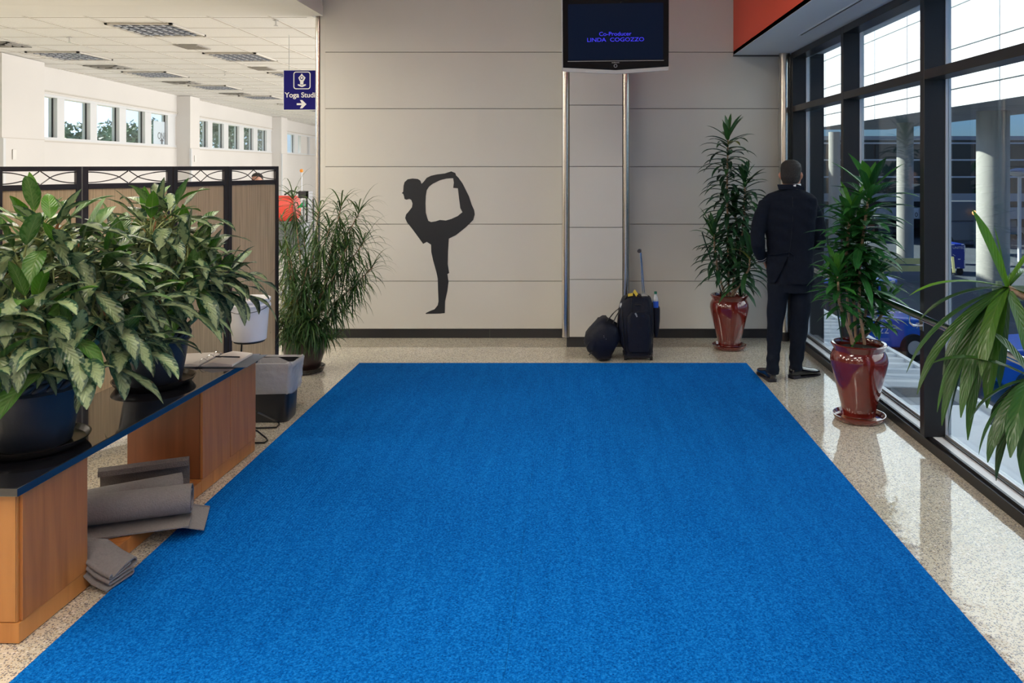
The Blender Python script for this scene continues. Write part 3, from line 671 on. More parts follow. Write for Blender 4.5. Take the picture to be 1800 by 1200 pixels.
def aglaonema(parent, c, zr, crowns, seed, zlow):
    random.seed(seed)
    fol = MB(); st = MB(); hk = MB()
    for (dx, dy, dz, lean, n) in crowns:
        bx, by, bz = c[0] + dx * 0.35, c[1] + dy * 0.35, zr - 0.01
        top = Vector((c[0] + dx, c[1] + dy, zr + dz))
        mid = Vector(((bx + top.x) / 2 + dx * 0.1, (by + top.y) / 2 + dy * 0.1, (bz + top.z) / 2))
        st.tube([(bx, by, bz), mid, top], [0.013, 0.012, 0.010], 7)
        out = math.atan2(dy, dx)
        ga = random.uniform(0, 6.28)
        for k in range(n):
            f = k / (n - 1)                      # 0 inner/young .. 1 outer/old
            az = ga + k * 2.399 + random.uniform(-.25, .25)
            rad = math.hypot(dx, dy)
            if rad > 0.16 and math.cos(az - out) < -0.35: az = out + random.uniform(-1.5, 1.5)
            el = R(78 - 105 * f ** 0.9 + random.uniform(-9, 9))
            pl = 0.06 + 0.09 * f + random.uniform(-.02, .03)
            d = Vector((math.cos(az) * math.cos(el), math.sin(az) * math.cos(el), math.sin(el)))
            b0 = top + Vector((0, 0, -0.10 * f)) + Vector((math.cos(az), math.sin(az), 0)) * 0.012
            # petiole
            sm = (len(st.v), len(st.f))
            pts = [b0]; dd = d.copy(); p = b0.copy()
            for _ in range(4):
                p = p + dd * (pl / 4); pts.append(p.copy()); dd = (dd + Vector((0, 0, -0.10 - 0.10 * f))).normalized()
            st.tube(pts, [0.006, 0.0048, 0.004, 0.0035, 0.003], 6)
            L = random.uniform(0.165, 0.225) * (0.85 if f < 0.15 else 1.0) + 0.03 * f
            W = L * random.uniform(0.31, 0.40)
            young = 0.0
            if f < 0.16: young = random.choice((0.9, 0.5, 0.0))
            elif random.random() < 0.05: young = 0.6
            old = random.choice((0.45, 0.7)) if (f > 0.85 and random.random() < 0.07) else 0
            mark = (len(fol.v), len(fol.f)); tip = fol.leaf(p, dd, L, W, droop=random.uniform(1.2, 2.6) * (0.35 + 0.95 * f), fold=random.uniform(0.10, 0.40), nseg=10, across=2, prof=agl_prof,
                     tint=(random.random(), young, old), wave=random.uniform(0.03, 0.13))
            if tip.z < zlow(az):
                del st.v[sm[0]:]; del st.f[sm[1]:]; del st.mi[sm[1]:]; del fol.v[mark[0]:]; del fol.f[mark[1]:]; del fol.mi[mark[1]:]
                for q_ in [q_ for q_ in fol.uv if q_ >= mark[1]]: del fol.uv[q_]; del fol.tint[q_]
        for k in range(2):
            a = random.uniform(0, 6.28); st.leaf(top + Vector((math.cos(a), math.sin(a), 0)) * 0.015 + Vector((0, 0, -0.02)), (math.cos(a) * .5, math.sin(a) * .5, 1), random.uniform(.05, .09), .018, 0.8, 0.5, 5, 1, m=1)
    st.build('stems', ('stalk', 'husk'), parent, smooth=60)
    fol.build('foliage', 'agla', parent, smooth=180)
def crowns_for(seed, n, rmax, hmin, hmax, leaves, flat=1.0):
    random.seed(seed); out = [(0, 0, hmax, 0, leaves)]
    for k in range(n):
        a = 2.399 * k + random.uniform(-.3, .3); r_ = rmax * math.sqrt((k + 0.8) / n)
        out.append((r_ * math.cos(a) * flat, r_ * math.sin(a), hmin + (hmax - hmin) * (1 - (r_ / rmax) ** 1.6) + random.uniform(-.04, .04), 0, leaves))
    return out
TZ = 0.5775
p1 = thing('potted_aglaonema', (-2.205, 3.245, TZ), 'big leafy plant in black rope-rimmed pot at the near end of bench', 'plant')
saucer(p1, (-2.205, 3.245), 0.20, TZ); rope_pot(p1, (-2.205, 3.245), 0.178, 0.295, TZ + 0.0125)
aglaonema(p1, (-2.19, 3.24), TZ + 0.27, crowns_for(3, 24, 0.36, 0.10, 0.62, 21), 11, lambda a: 0.72 if math.cos(a) < 0.2 else 0.76)
p2 = thing('potted_aglaonema', (-2.207, 4.17, TZ), 'silver-green leafy plant in black rope-rimmed pot in front of the open binder', 'plant')
saucer(p2, (-2.207, 4.17), 0.20, TZ); rope_pot(p2, (-2.207, 4.17), 0.176, 0.285, TZ + 0.0125)
aglaonema(p2, (-2.19, 4.17), TZ + 0.27, crowns_for(5, 20, 0.34, 0.14, 0.60, 20), 23, lambda a: 0.83)

def glazed_pot(parent, c, scale=1.0):
    x, y = c; s = scale
    prof = [(0.098, 0.0), (0.100, 0.012), (0.108, 0.02), (0.105, 0.03), (0.118, 0.09), (0.150, 0.22), (0.178, 0.33), (0.188, 0.385), (0.184, 0.42), (0.170, 0.448), (0.163, 0.458), (0.166, 0.468), (0.178, 0.488), (0.183, 0.498), (0.176, 0.505), (0.160, 0.503), (0.152, 0.48), (0.152, 0.46)]
    MB().lathe([(r_ * s, z_ * s) for r_, z_ in prof], x, y, 0.016, 64).build('pot', 'glaze', parent, smooth=50)
    MB().lathe([(0.153 * s, 0.462 * s), (0.001, 0.475 * s)], x, y, 0.016, 40, cap=False).build('soil', 'soil', parent)
def strap_prof(t): return (min(1, t * 5 + 0.35)) * (min(1, (1 - t) * 3.2 + 0.02)) ** 0.8
def cane_plant(parent, canes, lp, leafm, seed, n_per_m, caner=0.011, w_=0.038, up=None, skip=0.0):
    """canes: list of (polyline points, s0) leaves from fraction s0 of the length up"""
    random.seed(seed); cn = MB(); fo = MB(); k = 0
    for pts, s0, Lm, lw in canes:
        P_ = [Vector(p) for p in pts]
        cn.tube(P_, [caner] + [caner * 0.9] * (len(P_) - 2) + [caner * 0.5], 8)
        segl = [(P_[i + 1] - P_[i]).length for i in range(len(P_) - 1)]; tot = sum(segl)
        n = max(6, int(tot * (1 - s0) * n_per_m) + 10)
        for i in range(n):
            f = i / (n - 1); s_ = (s0 + (1 - s0) * f ** 0.9) * tot
            a = 0
            for j, sl in enumerate(segl):
                if s_ <= sl or j == len(segl) - 1: pos = P_[j].lerp(P_[j + 1], min(1, s_ / sl)); ax = (P_[j + 1] - P_[j]).normalized(); break
                s_ -= sl
            k += 1; az = k * 2.399 + random.uniform(-.3, .3)
            topness = max(0, 1 - (1 - f) * tot * (1 - s0) / 0.16)     # last 16 cm stand up
            el = R(-8 + 30 * f + 42 * topness + random.uniform(-14, 14))
            d = Vector((math.cos(az) * math.cos(el), math.sin(az) * math.cos(el), math.sin(el)))
            L = Lm * random.uniform(0.75, 1.12) * (1 - 0.25 * (topness > 0.85))
            fo.leaf(pos, d, L, lw * random.uniform(.8, 1.15), droop=random.uniform(lp[0], lp[1]) * (1 - 0.75 * topness), fold=0.35, nseg=7, across=1, prof=strap_prof,
                    tint=(random.random(), min(1, 0.75 * topness * random.random() + (0.25 if random.random() < .06 else 0)), 0.5 if random.random() < 0.012 else 0), wave=0.02)
    cn.build('canes', 'cane', parent, smooth=60)
    fo.build('foliage', leafm, parent, smooth=180)

# back dracaena, against the wall
c1 = (1.446, 7.50)
d1 = thing('potted_dracaena', (*c1, 0), 'tall dracaena in a dark red glazed pot against the panelled wall', 'plant')
saucer(d1, c1, 0.163, 0.0, 'glaze', 0.04, None); glazed_pot(d1, c1, 0.975)
def W(px, py, Y): return P(px, py, Y)
cane_plant(d1, [
    ([W(1281, 520, 7.5), W(1280, 440, 7.48), W(1278, 330, 7.46), W(1280, 236, 7.45)], 0.28, 0.29, 0.040),
    ([W(1290, 520, 7.52), W(1300, 450, 7.5), W(1308, 380, 7.48), W(1310, 312, 7.46)], 0.22, 0.28, 0.040),
    ([W(1275, 520, 7.46), W(1262, 480, 7.40), W(1256, 430, 7.36), W(1254, 405, 7.36)], 0.3, 0.25, 0.036),
    ([W(1285, 520, 7.42), W(1302, 500, 7.32), W(1318, 470, 7.26), W(1318, 440, 7.24)], 0.25, 0.28, 0.040),
    ([W(1287, 520, 7.56), W(1292, 460, 7.62), W(1296, 400, 7.60), W(1290, 365, 7.58)], 0.3, 0.27, 0.038),
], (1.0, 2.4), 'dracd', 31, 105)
MB().tube([W(1270, 520, 7.44), W(1234, 408, 7.40)], 0.006, 8).build('support_stake', 'stake', d1)
# front dracaena beside the window
c2 = (1.925, 5.40)
c2 = (1.92, 5.40)
d2 = thing('potted_dracaena', (*c2, 0), 'glossy dracaena in a dark red glazed pot on the floor beside the handrail', 'plant')
saucer(d2, c2, 0.174, 0.0, 'glaze', 0.042, 'glazein'); glazed_pot(d2, c2, 1.0)
cane_plant(d2, [
    ([W(1498, 605, 5.40), W(1490, 540, 5.40), W(1487, 460, 5.38), W(1492, 400, 5.36), W(1497, 370, 5.34)], 0.36, 0.28, 0.050),
    ([W(1520, 605, 5.38), W(1510, 540, 5.36), W(1512, 450, 5.35), W(1522, 380, 5.34), W(1530, 325, 5.33)], 0.36, 0.31, 0.054),
    ([W(1508, 600, 5.47), W(1520, 560, 5.46), W(1530, 510, 5.44), W(1536, 480, 5.42)], 0.26, 0.24, 0.044),
    ([W(1500, 600, 5.32), W(1490, 575, 5.28), W(1475, 530, 5.22), W(1472, 470, 5.2)], 0.45, 0.20, 0.040),
    ([W(1512, 600, 5.46), W(1535, 575, 5.48), W(1552, 550, 5.46), W(1558, 530, 5.46)], 0.3, 0.20, 0.040),
    ([W(1505, 600, 5.44), W(1500, 520, 5.50), W(1508, 430, 5.46), W(1512, 400, 5.44)], 0.36, 0.23, 0.044),
], (0.4, 1.5), 'drac', 41, 120)
MB().tube([W(1480, 600, 5.36), W(1452, 405, 5.30)], 0.0055, 8).build('support_stake', 'stake', d2)
# foreground plant at the right edge
c3 = (1.90, 2.80)
d3 = thing('potted_strap_plant', (*c3, 0), 'strap-leaved plant reaching in from the right edge of the room', 'plant')
saucer(d3, c3, 0.17, 0.0, 'glaze', 0.04, 'glazein'); glazed_pot(d3, c3, 0.98)
random.seed(77); fo = MB(); cn = MB()
def chaikin(pts, it=3):
    P_ = [Vector(p) for p in pts]
    for _ in range(it):
        Q = [P_[0]]
        for a, c in zip(P_[:-1], P_[1:]): Q += [a.lerp(c, .25), a.lerp(c, .75)]
        P_ = Q + [P_[-1]]
    return P_
cr1 = P(1770, 505, 2.85); cr2 = P(1815, 665, 2.62)
k1 = chaikin([(1.88, 2.8, 0.46), (1.90, 2.81, 0.8), (1.78, 2.84, 1.15), cr1]); cn.tube(k1, [.016 - .005 * i / len(k1) for i in range(len(k1))], 10)
k2 = chaikin([(1.92, 2.78, 0.46), (1.90, 2.74, 0.75), (1.70, 2.68, .98), cr2]); cn.tube(k2, [.016 - .005 * i / len(k2) for i in range(len(k2))], 10)
fl = [  # tip pixel targets: (px, py, dY, width, droop, young)
    (1706, 368, -0.05, .046, .35), (1745, 395, .02, .036, .25), (1830, 425, -.02, .045, .4), (1600, 512, .0, .034, 1.0), (1612, 570, .05, .040, 1.3),
    (1588, 655, .05, .045, 1.5), (1612, 690, -.05, .048, 1.6), (1640, 725, .02, .048, 1.7), (1652, 740, -.1, .05, 1.9), (1705, 775, -.06, .05, 1.9), (1672, 765, .08, .046, 1.8),
    (1735, 720, -.12, .05, 1.9), (1810, 640, -.12, .05, 1.5), (1850, 560, .0, .046, 1.2), (1700, 690, .12, .045, 1.8), (1760, 690, .1, .044, 1.8), (1655, 660, -.14, .044, 1.6), (1800, 480, .1, .04, .9), (1725, 660, -.2, .05, 1.9), (1690, 730, -.16, .048, 1.9)]
def aimed(crown, px, py, Y, wd, dr, young, power=1.0, Lf=1.0):
    """choose a start elevation and length so that the drooping blade ends near the target"""
    tgt = P(px, py, Y); best = None
    hv = Vector((tgt.x - crown.x, tgt.y - crown.y, 0)); hd = hv.length; hd_ = hv.normalized() if hd > 1e-3 else Vector((1, 0, 0)); dz = tgt.z - crown.z
    for el in range(-60, 90, 4):
        for L in [0.2 + 0.02 * i for i in range(20)]:
            d = Vector((math.cos(R(el)), 0, math.sin(R(el)))); p = Vector((0, 0, 0)); n = 10
            for i in range(n):
                p = p + d * (L / n); k = dr / n * (0.35 + 1.1 * (i / n) ** power); d = (d + Vector((0, 0, -1)) * k).normalized()
            e = math.hypot(p.x - hd, p.z - dz)
            if best is None or e < best[0]: best = (e, el, L)
    _, el, L = best
    d = hd_ * math.cos(R(el)) + Vector((0, 0, math.sin(R(el))))
    fo.leaf(crown, d, L, wd, dr, 0.30, 12, 2, lambda t: (0.45 + 0.55 * min(1, t * 3.2)) * min(1, (1 - t) * 3.6 + 0.03) ** 0.7, (random.random(), young, 0), wave=0.02, power=power)
for i, (px, py, dy, wd, dr) in enumerate(fl): aimed(cr1, px, py, 2.85 + dy, wd, dr, 0.7 if i < 4 else random.choice((0, .1, .25)))
fl2 = [(1640, 640, .1, .045, 1.2), (1730, 815, -.05, .048, 1.6), (1760, 850, .0, .048, 1.8), (1745, 790, -.12, .046, 1.6), (1785, 840, .05, .048, 1.9), (1800, 858, -.1, .05, 2.0), (1698, 740, .1, .046, 1.5), (1830, 840, .0, .05, 1.8),
       (1815, 800, .12, .05, 1.8), (1775, 800, -.2, .05, 1.7), (1870, 720, 0, .05, 1.2), (1760, 600, .1, .04, .6), (1830, 560, 0, .045, .5), (1880, 600, 0, .045, .7), (1715, 800, .06, .046, 1.8), (1840, 860, .1, .05, 2.0), (1740, 745, .15, .045, 1.5)]
for (px, py, dy, wd, dr) in fl2: aimed(cr2, px, py, 2.62 + dy, wd, dr, random.choice((0, 0, .1)))
cn.build('canes', 'cane', d3, smooth=60); fo.build('foliage', 'yucca', d3, smooth=180)

# narrow-leaved plant beside the screen
c4 = (-2.27, 6.66)
d4 = thing('potted_palm', (*c4, 0), 'bushy narrow-leaved plant in a low dark pot beside the folding screen', 'plant')
saucer(d4, c4, 0.17, 0.0, 'saucer', 0.045)
MB().lathe([(0.11, 0), (0.125, 0.02), (0.165, 0.15), (0.18, 0.25), (0.19, 0.27), (0.185, 0.285), (0.165, 0.28), (0.16, 0.24)], *c4, 0.012, 40).build('pot', mat('brown_pot', (0.035, 0.018, 0.014), 0.3), d4, smooth=50)
MB().lathe([(0.162, 0.245), (0.001, 0.25)], *c4, 0.012, 30, cap=False).build('soil', 'soil', d4)
random.seed(5); fo = MB(); cn = MB()
heads = [(515, 345, 6.9, 1), (560, 372, 6.7, 1), (600, 362, 6.6, 1), (632, 372, 6.7, 1), (580, 400, 6.4, 1), (640, 425, 6.6, 1), (612, 432, 6.4, 1), (535, 420, 6.8, 1), (495, 440, 6.9, .9), (560, 450, 6.5, 1), (625, 500, 6.5, 1), (590, 480, 6.3, 1),
         (520, 480, 6.6, 1), (490, 500, 6.8, .9), (545, 510, 6.4, 1), (505, 540, 6.5, .9), (470, 545, 6.6, .9), (570, 545, 6.4, .9), (610, 545, 6.5, .8), (530, 570, 6.3, .9), (490, 580, 6.4, .9), (560, 590, 6.3, .8), (585, 600, 6.4, .7), (465, 600, 6.6, .8), (515, 605, 6.3, .8), (500, 400, 6.9, .8), (655, 470, 6.6, .9),
         (540, 470, 6.3, 1), (575, 520, 6.6, 1), (510, 450, 6.4, .9), (550, 560, 6.2, .8), (600, 400, 6.8, .9), (520, 520, 6.3, .9), (480, 560, 6.3, .8)]
for i, (px, py, Y, sc) in enumerate(heads):
    hd = P(px, py, Y); root = Vector((c4[0] + random.uniform(-.08, .08), c4[1] + random.uniform(-.08, .08), 0.25))
    mid = root.lerp(hd, 0.55) + Vector((0, 0, 0.06)); mid.x = root.x * 0.45 + hd.x * 0.55
    cn.tube([root, root.lerp(mid, .5), mid, hd], [.008, .007, .006, .004], 6)
    for k in range(66):
        az = k * 2.399 + random.uniform(-.3, .3); f = k / 43
        el = R(60 - 90 * f + random.uniform(-12, 12))
        pos = hd - (hd - mid).normalized() * 0.16 * f
        d = Vector((math.cos(az) * math.cos(el), math.sin(az) * math.cos(el), math.sin(el)))
        fo.leaf(pos, d, sc * random.uniform(.22, .34), random.uniform(.008, .013), droop=random.uniform(1.6, 3.4), fold=.3, nseg=6, across=1, prof=lambda t: min(1, t * 6 + .3) * min(1, (1 - t) * 2.5 + .05),
                tint=(random.random(), .5 * random.random() if f < .2 else random.choice((0, 0, .3)), .5 if (i in (13, 15, 16) and random.random() < .5) else 0))
cn.build('canes', 'cane', d4, smooth=60); fo.build('foliage', 'fern', d4, smooth=180)

# ================================================================== YOGA MATS
def sheet(path, width_pts, th, name_, m, parent=None):
    """a foam sheet: 2-D profile path swept between two end frames. path list of (u,z) ; width_pts: function k->origin & axis"""
    n = len(path); nrm = []
    for i in range(n):
        a = path[max(0, i - 1)]; c = path[min(n - 1, i + 1)]; t = Vector((c[0] - a[0], c[1] - a[1])).normalized(); nrm.append(Vector((-t.y, t.x)))
    outer = [(path[i][0] + nrm[i].x * th / 2, path[i][1] + nrm[i].y * th / 2) for i in range(n)]
    inner = [(path[i][0] - nrm[i].x * th / 2, path[i][1] - nrm[i].y * th / 2) for i in range(n)]
    loop = outer + inner[::-1]
    q = MB(); rings = []
    for O, U, Z in width_pts: rings.append([Vector(O) + Vector(U) * u + Vector(Z) * z for u, z in loop])
    q.loft(rings, False); nl = len(loop); K = len(rings)
    for r0, fl_ in ((0, False), ((K - 1) * nl, True)):
        for i in range(n - 1):
            f = (r0 + i, r0 + i + 1, r0 + nl - 2 - i, r0 + nl - 1 - i)
            q.f.append(tuple(reversed(f)) if fl_ else f); q.mi.append(0)
    return q
# loosely rolled mat with a flap, reaching from under the bench on to the carpet
def spiral(r0, r1, turns, n, start, sq=1.0):
    pts = []
    for i in range(n + 1):
        f = i / n; a = start + turns * 2 * PI * f; r_ = r0 + (r1 - r0) * f
        pts.append((r_ * math.cos(a), r_ * math.sin(a) * sq))
    return pts
ZP = 0.0725
Ra = 0.082
sp_ = spiral(0.030, Ra, 2.15, 90, R(-90) - 2.15 * 2 * PI, 0.95)
sp_ = [(u, z) for u, z in sp_]
zmin = min(z for u, z in sp_)
path = sp_ + [(0.03 + 0.012 * k, zmin + 0.0004 * k) for k in range(1, 9)]
def fr(O, az, sc=1.0, tilt=0): return (O, (math.sin(R(az)) * sc, -math.cos(R(az)) * sc, 0), (0, 0, sc))
A_ = P(372, 852, 3.83); B_ = P(150, 905, 3.50)
# axis runs from behind the near pedestal (left) out over the plank to the carpet (right)
Ol = Vector((-2.33, 3.55, ZP + 0.086)); Or = Vector((-1.80, 3.735, ZP + 0.084))
ax = (Or - Ol).normalized(); U = Vector((ax.y, -ax.x, 0))
q = sheet(path, [(Ol + (Or - Ol) * k, U, (0, 0, 1)) for k in (0, .25, .5, .75, 1)], 0.0055, 'm', None)
tag(q.build('yoga_mat', 'matgrey', smooth=35), 'loosely rolled grey mat spilling from under the bench on to the carpet', 'mat')
# flap mat lying flat beneath the roll: its own folded sheet
pf = [(-0.13, 0.010), (-0.135, 0.006), (-0.13, 0.003), (-0.06, 0.003), (0.02, 0.003), (0.08, 0.003), (0.125, 0.004)]
Ol2 = Vector((-2.30, 3.535, ZP)); Or2 = Vector((-1.76, 3.80, ZP)); 
q = sheet([(u * 1.0, z) for u, z in pf], [(Ol2 + (Or2 - Ol2) * k + Vector((0, 0, -0.20 * max(0, k - 0.80))), U, (0, 0, 1)) for k in (0, .4, .75, .82, .9, 1)], 0.005, 'm', None)
tag(q.build('yoga_mat', 'matgrey', smooth=35), 'flat grey mat lying under the loosely rolled one, its corner on the carpet', 'mat')
# second, wider fold behind the roll
pf = [(0.055, 0.004), (0.0, 0.004), (-0.05, 0.006), (-0.075, 0.02), (-0.085, 0.05), (-0.075, 0.085), (-0.05, 0.108), (-0.02, 0.116), (0.01, 0.112), (0.035, 0.095), (0.045, 0.07)]
Ol3 = Vector((-2.36, 3.70, ZP)); Or3 = Vector((-1.95, 3.95, ZP)); ax3 = (Or3 - Ol3).normalized(); U3 = Vector((ax3.y, -ax3.x, 0))
q = sheet(pf, [(Ol3 + (Or3 - Ol3) * k, U3, (0, 0, 1)) for k in (0, .5, 1)], 0.005, 'm', None)
tag(q.build('yoga_mat', 'matgrey', smooth=35), 'grey mat folded over behind the loosely rolled mat under the bench', 'mat')
pf = [(0.05, 0.004), (0.0, 0.004), (-0.04, 0.006), (-0.06, 0.03), (-0.062, 0.07), (-0.05, 0.115), (-0.02, 0.15), (0.0, 0.158), (0.018, 0.145), (0.02, 0.12)]
Ol4 = Vector((-2.35, 3.92, ZP)); Or4 = Vector((-1.98, 4.08, ZP)); ax4 = (Or4 - Ol4).normalized(); U4 = Vector((ax4.y, -ax4.x, 0))
q = sheet(pf, [(Ol4 + (Or4 - Ol4) * k, U4, (0, 0, 1)) for k in (0, .5, 1)], 0.005, 'm', None)
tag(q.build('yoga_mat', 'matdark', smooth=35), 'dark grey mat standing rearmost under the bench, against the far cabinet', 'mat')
# folded stack at the foot of the near pedestal
def fold_path(n, L, h, gap):
    pts = []; z = 0.004
    for i in range(n):
        x0, x1 = (0, L) if i % 2 == 0 else (L, 0)
        Li = L
        xs = [x0 + (x1 - x0) * k / 8 for k in range(9)]
        for x in xs: pts.append((x, z + 0.004 * math.sin(PI * x / L)))
        if i < n - 1:
            sgn = 1 if x1 > x0 else -1
            for k in range(1, 6): a = PI * k / 6; pts.append((x1 + sgn * math.sin(a) * gap / 2, z + gap / 2 - math.cos(a) * gap / 2))
        z += gap
    return pts
# rolled end loops: flattened roll lying on a folded tail
fp = []
for k in range(0, 10): fp.append((-0.05 + 0.022 * k, 0.004 + 0.0006 * k))              # bottom layer towards +u
for k in range(1, 7): a = -PI / 2 + PI * k / 7; fp.append((0.152 + 0.013 * math.cos(a), 0.022 + 0.013 * math.sin(a)))
for k in range(0, 9): fp.append((0.145 - 0.020 * k, 0.036 - 0.0008 * k))
for k in range(1, 7): a = -PI / 2 - PI * k / 7; fp.append((-0.018 + 0.011 * math.cos(a), 0.0405 + 0.011 * math.sin(a)))
for k in range(0, 9): fp.append((-0.012 + 0.02 * k, 0.053 + 0.0012 * k))
for k in range(1, 8): a = -PI / 2 + PI * k / 8; fp.append((0.155 + 0.024 * math.cos(a), 0.087 + 0.024 * math.sin(a)))
for k in range(0, 8): fp.append((0.148 - 0.022 * k, 0.111 - 0.0022 * k * k * 0.5))
for k in range(1, 7): a = PI / 2 + PI * k / 7; fp.append((-0.012 + 0.018 * math.cos(a), 0.078 + 0.016 * math.sin(a)))
for k in range(0, 7): fp.append((0.0 + 0.022 * k, 0.064 + 0.0045 * k))
O5 = Vector((-2.20, 3.30, 0.0)); E5 = Vector((-1.865, 3.30, 0.0))
Uf = Vector((0.25, 1, 0)).normalized()
zb5 = ZP + 0.002
fp = [(u * .66, z * .62 + .001) for u, z in fp]
q = sheet(fp, [(Vector((-2.24, 3.270, zb5)), Uf, (0, 0, 0.95)), (Vector((-2.10, 3.270, zb5)), Uf, (0, 0, 0.97)), (Vector((-2.005, 3.255, zb5)), Uf, (0, 0, 1)), (Vector((-1.94, 3.235, 0.034)), Uf, (0.1, 0, 1.1)), (Vector((-1.870, 3.215, 0.0155)), Uf, (0.12, 0, 1.05))], 0.0055, 'm', None)
tag(q.build('yoga_mat', 'matgrey', smooth=50), 'folded grey mat squeezed out beside the near cabinet at the carpet edge', 'mat')

# ================================================================== BINDER, PEN
yb0, yb1 = 4.50, 4.80
bi = thing('open_binder', (-2.18, 4.65, TZ), 'open ring binder with white pages at the far end of the bench', 'binder')
q = MB(); q.box(-2.375, -2.13, yb0, yb1, TZ + .001, TZ + .004); q.box(-2.13, -1.86, yb0, yb1, TZ + .001, TZ + .004); q.box(-2.15, -2.11, yb0, yb1, TZ + .001, TZ + .006); q.build('cover', 'binder', bi)
q = MB(); q.loft([[(-2.365, yb0 + .01, TZ + .005), (-2.14, yb0 + .01, TZ + .005), (-2.14, yb0 + .01, TZ + .012), (-2.18, yb0 + .01, TZ + .020), (-2.365, yb0 + .01, TZ + .013)], [(-2.365, yb1 - .01, TZ + .005), (-2.14, yb1 - .01, TZ + .005), (-2.14, yb1 - .01, TZ + .012), (-2.18, yb1 - .01, TZ + .020), (-2.365, yb1 - .01, TZ + .013)]])
q.build('pages', 'paper', bi)
q = MB(); q.loft([[(-2.12, y, TZ + .005), (-1.945, y, TZ + .005), (-1.945, y, TZ + .016), (-2.06, y, TZ + .028), (-2.12, y, TZ + .012)] for y in (yb0 + .008, yb1 - .008)]); q.build('pages', 'paper', bi)
for y in (yb0 + 0.06, (yb0 + yb1) / 2, yb1 - 0.06):
    MB().tube([(-2.13 + .024 * math.cos(a), y, TZ + .012 + .026 * math.sin(a)) for a in [PI * k / 10 for k in range(11)]], 0.0016, 6).build('ring', 'chrome', bi)
MB().tube([(-2.10, 4.63, TZ + .0305), (-1.965, 4.66, TZ + .026)], [.0045, .004], 8).tube([(-2.10, 4.63, TZ + .0305), (-2.112, 4.628, TZ + .031)], [.003, .002], 6).xf(Matrix.Identity(4))
pn = MB().tube([(-2.095, 4.63, TZ + .0325), (-1.965, 4.66, TZ + .0235)], [.0045, .004], 8)
tag(pn.build('pen', 'ink', smooth=60), 'dark pen lying across the pages of the open binder', 'pen')

# ================================================================== BUCKET ON WIRE STAND, WASTE BIN
bc = (-2.09, 5.10)
st_ = thing('wire_stand', (*bc, 0), 'black bent-wire stand behind the bench with feet on the floor', 'stand')
zt = 1.72 - (597 - 291) * 5.10 / 1400
MB().tube([(-2.20, 5.24, 0.02), (-2.20, 5.24, zt - 0.10), (-2.17, 5.18, zt - 0.012), (-2.05, 5.08, zt - 0.006)], 0.006, 8).build('upright', 'wire', st_, smooth=60)
MB().tube([(bc[0] + .09 * math.cos(a), bc[1] + .09 * math.sin(a), zt - .006) for a in [2 * PI * k / 28 for k in range(28)]], 0.005, 8, closed=True).build('ring_support', 'wire', st_, smooth=60)
for pts in ([G(440, 716, 1.50), G(452, 724, 1.50), G(489, 741, 1.713), G(491, 746, 1.713), G(486, 751, 1.713), G(452, 752, 1.713), G(425, 752, 1.713)],
            [G(432, 750, 1.60), G(452, 757, 1.66), G(468, 770, 1.713), G(470, 774, 1.713), G(465, 778, 1.713), G(450, 778, 1.713), G(425, 778, 1.713)]):
    MB().tube([(-2.20, 5.24, 0.26)] + [Vector(p) for p in pts], 0.0055, 8).build('foot_loop', 'wire', st_, smooth=60)
bk = thing('plastic_bucket', (*bc, zt), 'white lidded bucket with a red tag behind the bench end', 'bucket')
hh = (597 - 520) * 5.10 / 1400 - 0.01
q = MB(); q.lathe([(0.098, 0.001), (0.104, 0.006), (0.121, hh * 0.80), (0.121, hh * 0.82), (0.128, hh * 0.83), (0.128, hh * 0.86), (0.123, hh * 0.87), (0.1235, hh * 0.96), (0.115, hh * 0.96)], *bc, zt, 48); q.build('pail', 'bucket', bk, smooth=40)
q = MB(); q.lathe([(0.128, hh * 0.93), (0.130, hh * 0.935), (0.130, hh * 0.99), (0.124, hh), (0.118, hh * 0.985), (0.001, hh * 0.975)], *bc, zt, 48); q.build('lid', 'bucket', bk, smooth=40)
MB().tube([(bc[0] + 0.128 * math.cos(a), bc[1] + 0.128 * math.sin(a), zt + hh * (0.83 - 0.13 * math.sin(-a))) for a in [R(-180 + 10 * k) for k in range(19)]], 0.0022, 6).build('bail_handle', 'wire', bk)
q = MB(); q.box(bc[0] + .122, bc[0] + .136, bc[1] - .012, bc[1] + .012, zt + hh * .80, zt + hh * .88); q.build('handle_ear', 'bucket', bk, bevel=.003)
q = MB(); q.leaf((bc[0] - .06, bc[1] - .03, zt + hh), (1, -.2, .6), .07, .035, 1.4, .4, 6, 1); q.leaf((bc[0] - .02, bc[1] - .02, zt + hh), (-.1, -.2, 1), .06, .03, .5, .5, 5, 1); q.leaf((bc[0] - .02, bc[1] - .03, zt + hh + .002), (1, 0, .1), .07, .02, .5, .2, 5, 1)
q.build('red_tag', 'redp', bk)
tx, ty = -2.06, 5.42
wb = thing('waste_bin', (tx, ty, 0), 'black waste bin with a clear plastic liner beyond the bench end', 'bin')
def rr(hx, hy, z, r_, n=5, cx=tx, cy=ty):
    pts = []
    for sx_, sy_, a0 in ((1, 1, 0), (-1, 1, 90), (-1, -1, 180), (1, -1, 270)):
        for k in range(n + 1):
            a = R(a0 + 90 * k / n); pts.append((cx + sx_ * (hx - r_) + r_ * math.cos(a), cy + sy_ * (hy - r_) + r_ * math.sin(a), z))
    return pts
MB().loft([rr(.125, .09, .004, .03), rr(.13, .095, .02, .03), rr(.152, .108, .38, .03), rr(.158, .114, .385, .03), rr(.158, .114, .395, .03), rr(.148, .104, .395, .03), rr(.128, .09, .05, .03)]).build('pail', 'bin', wb, smooth=40)
random.seed(9); rings = []
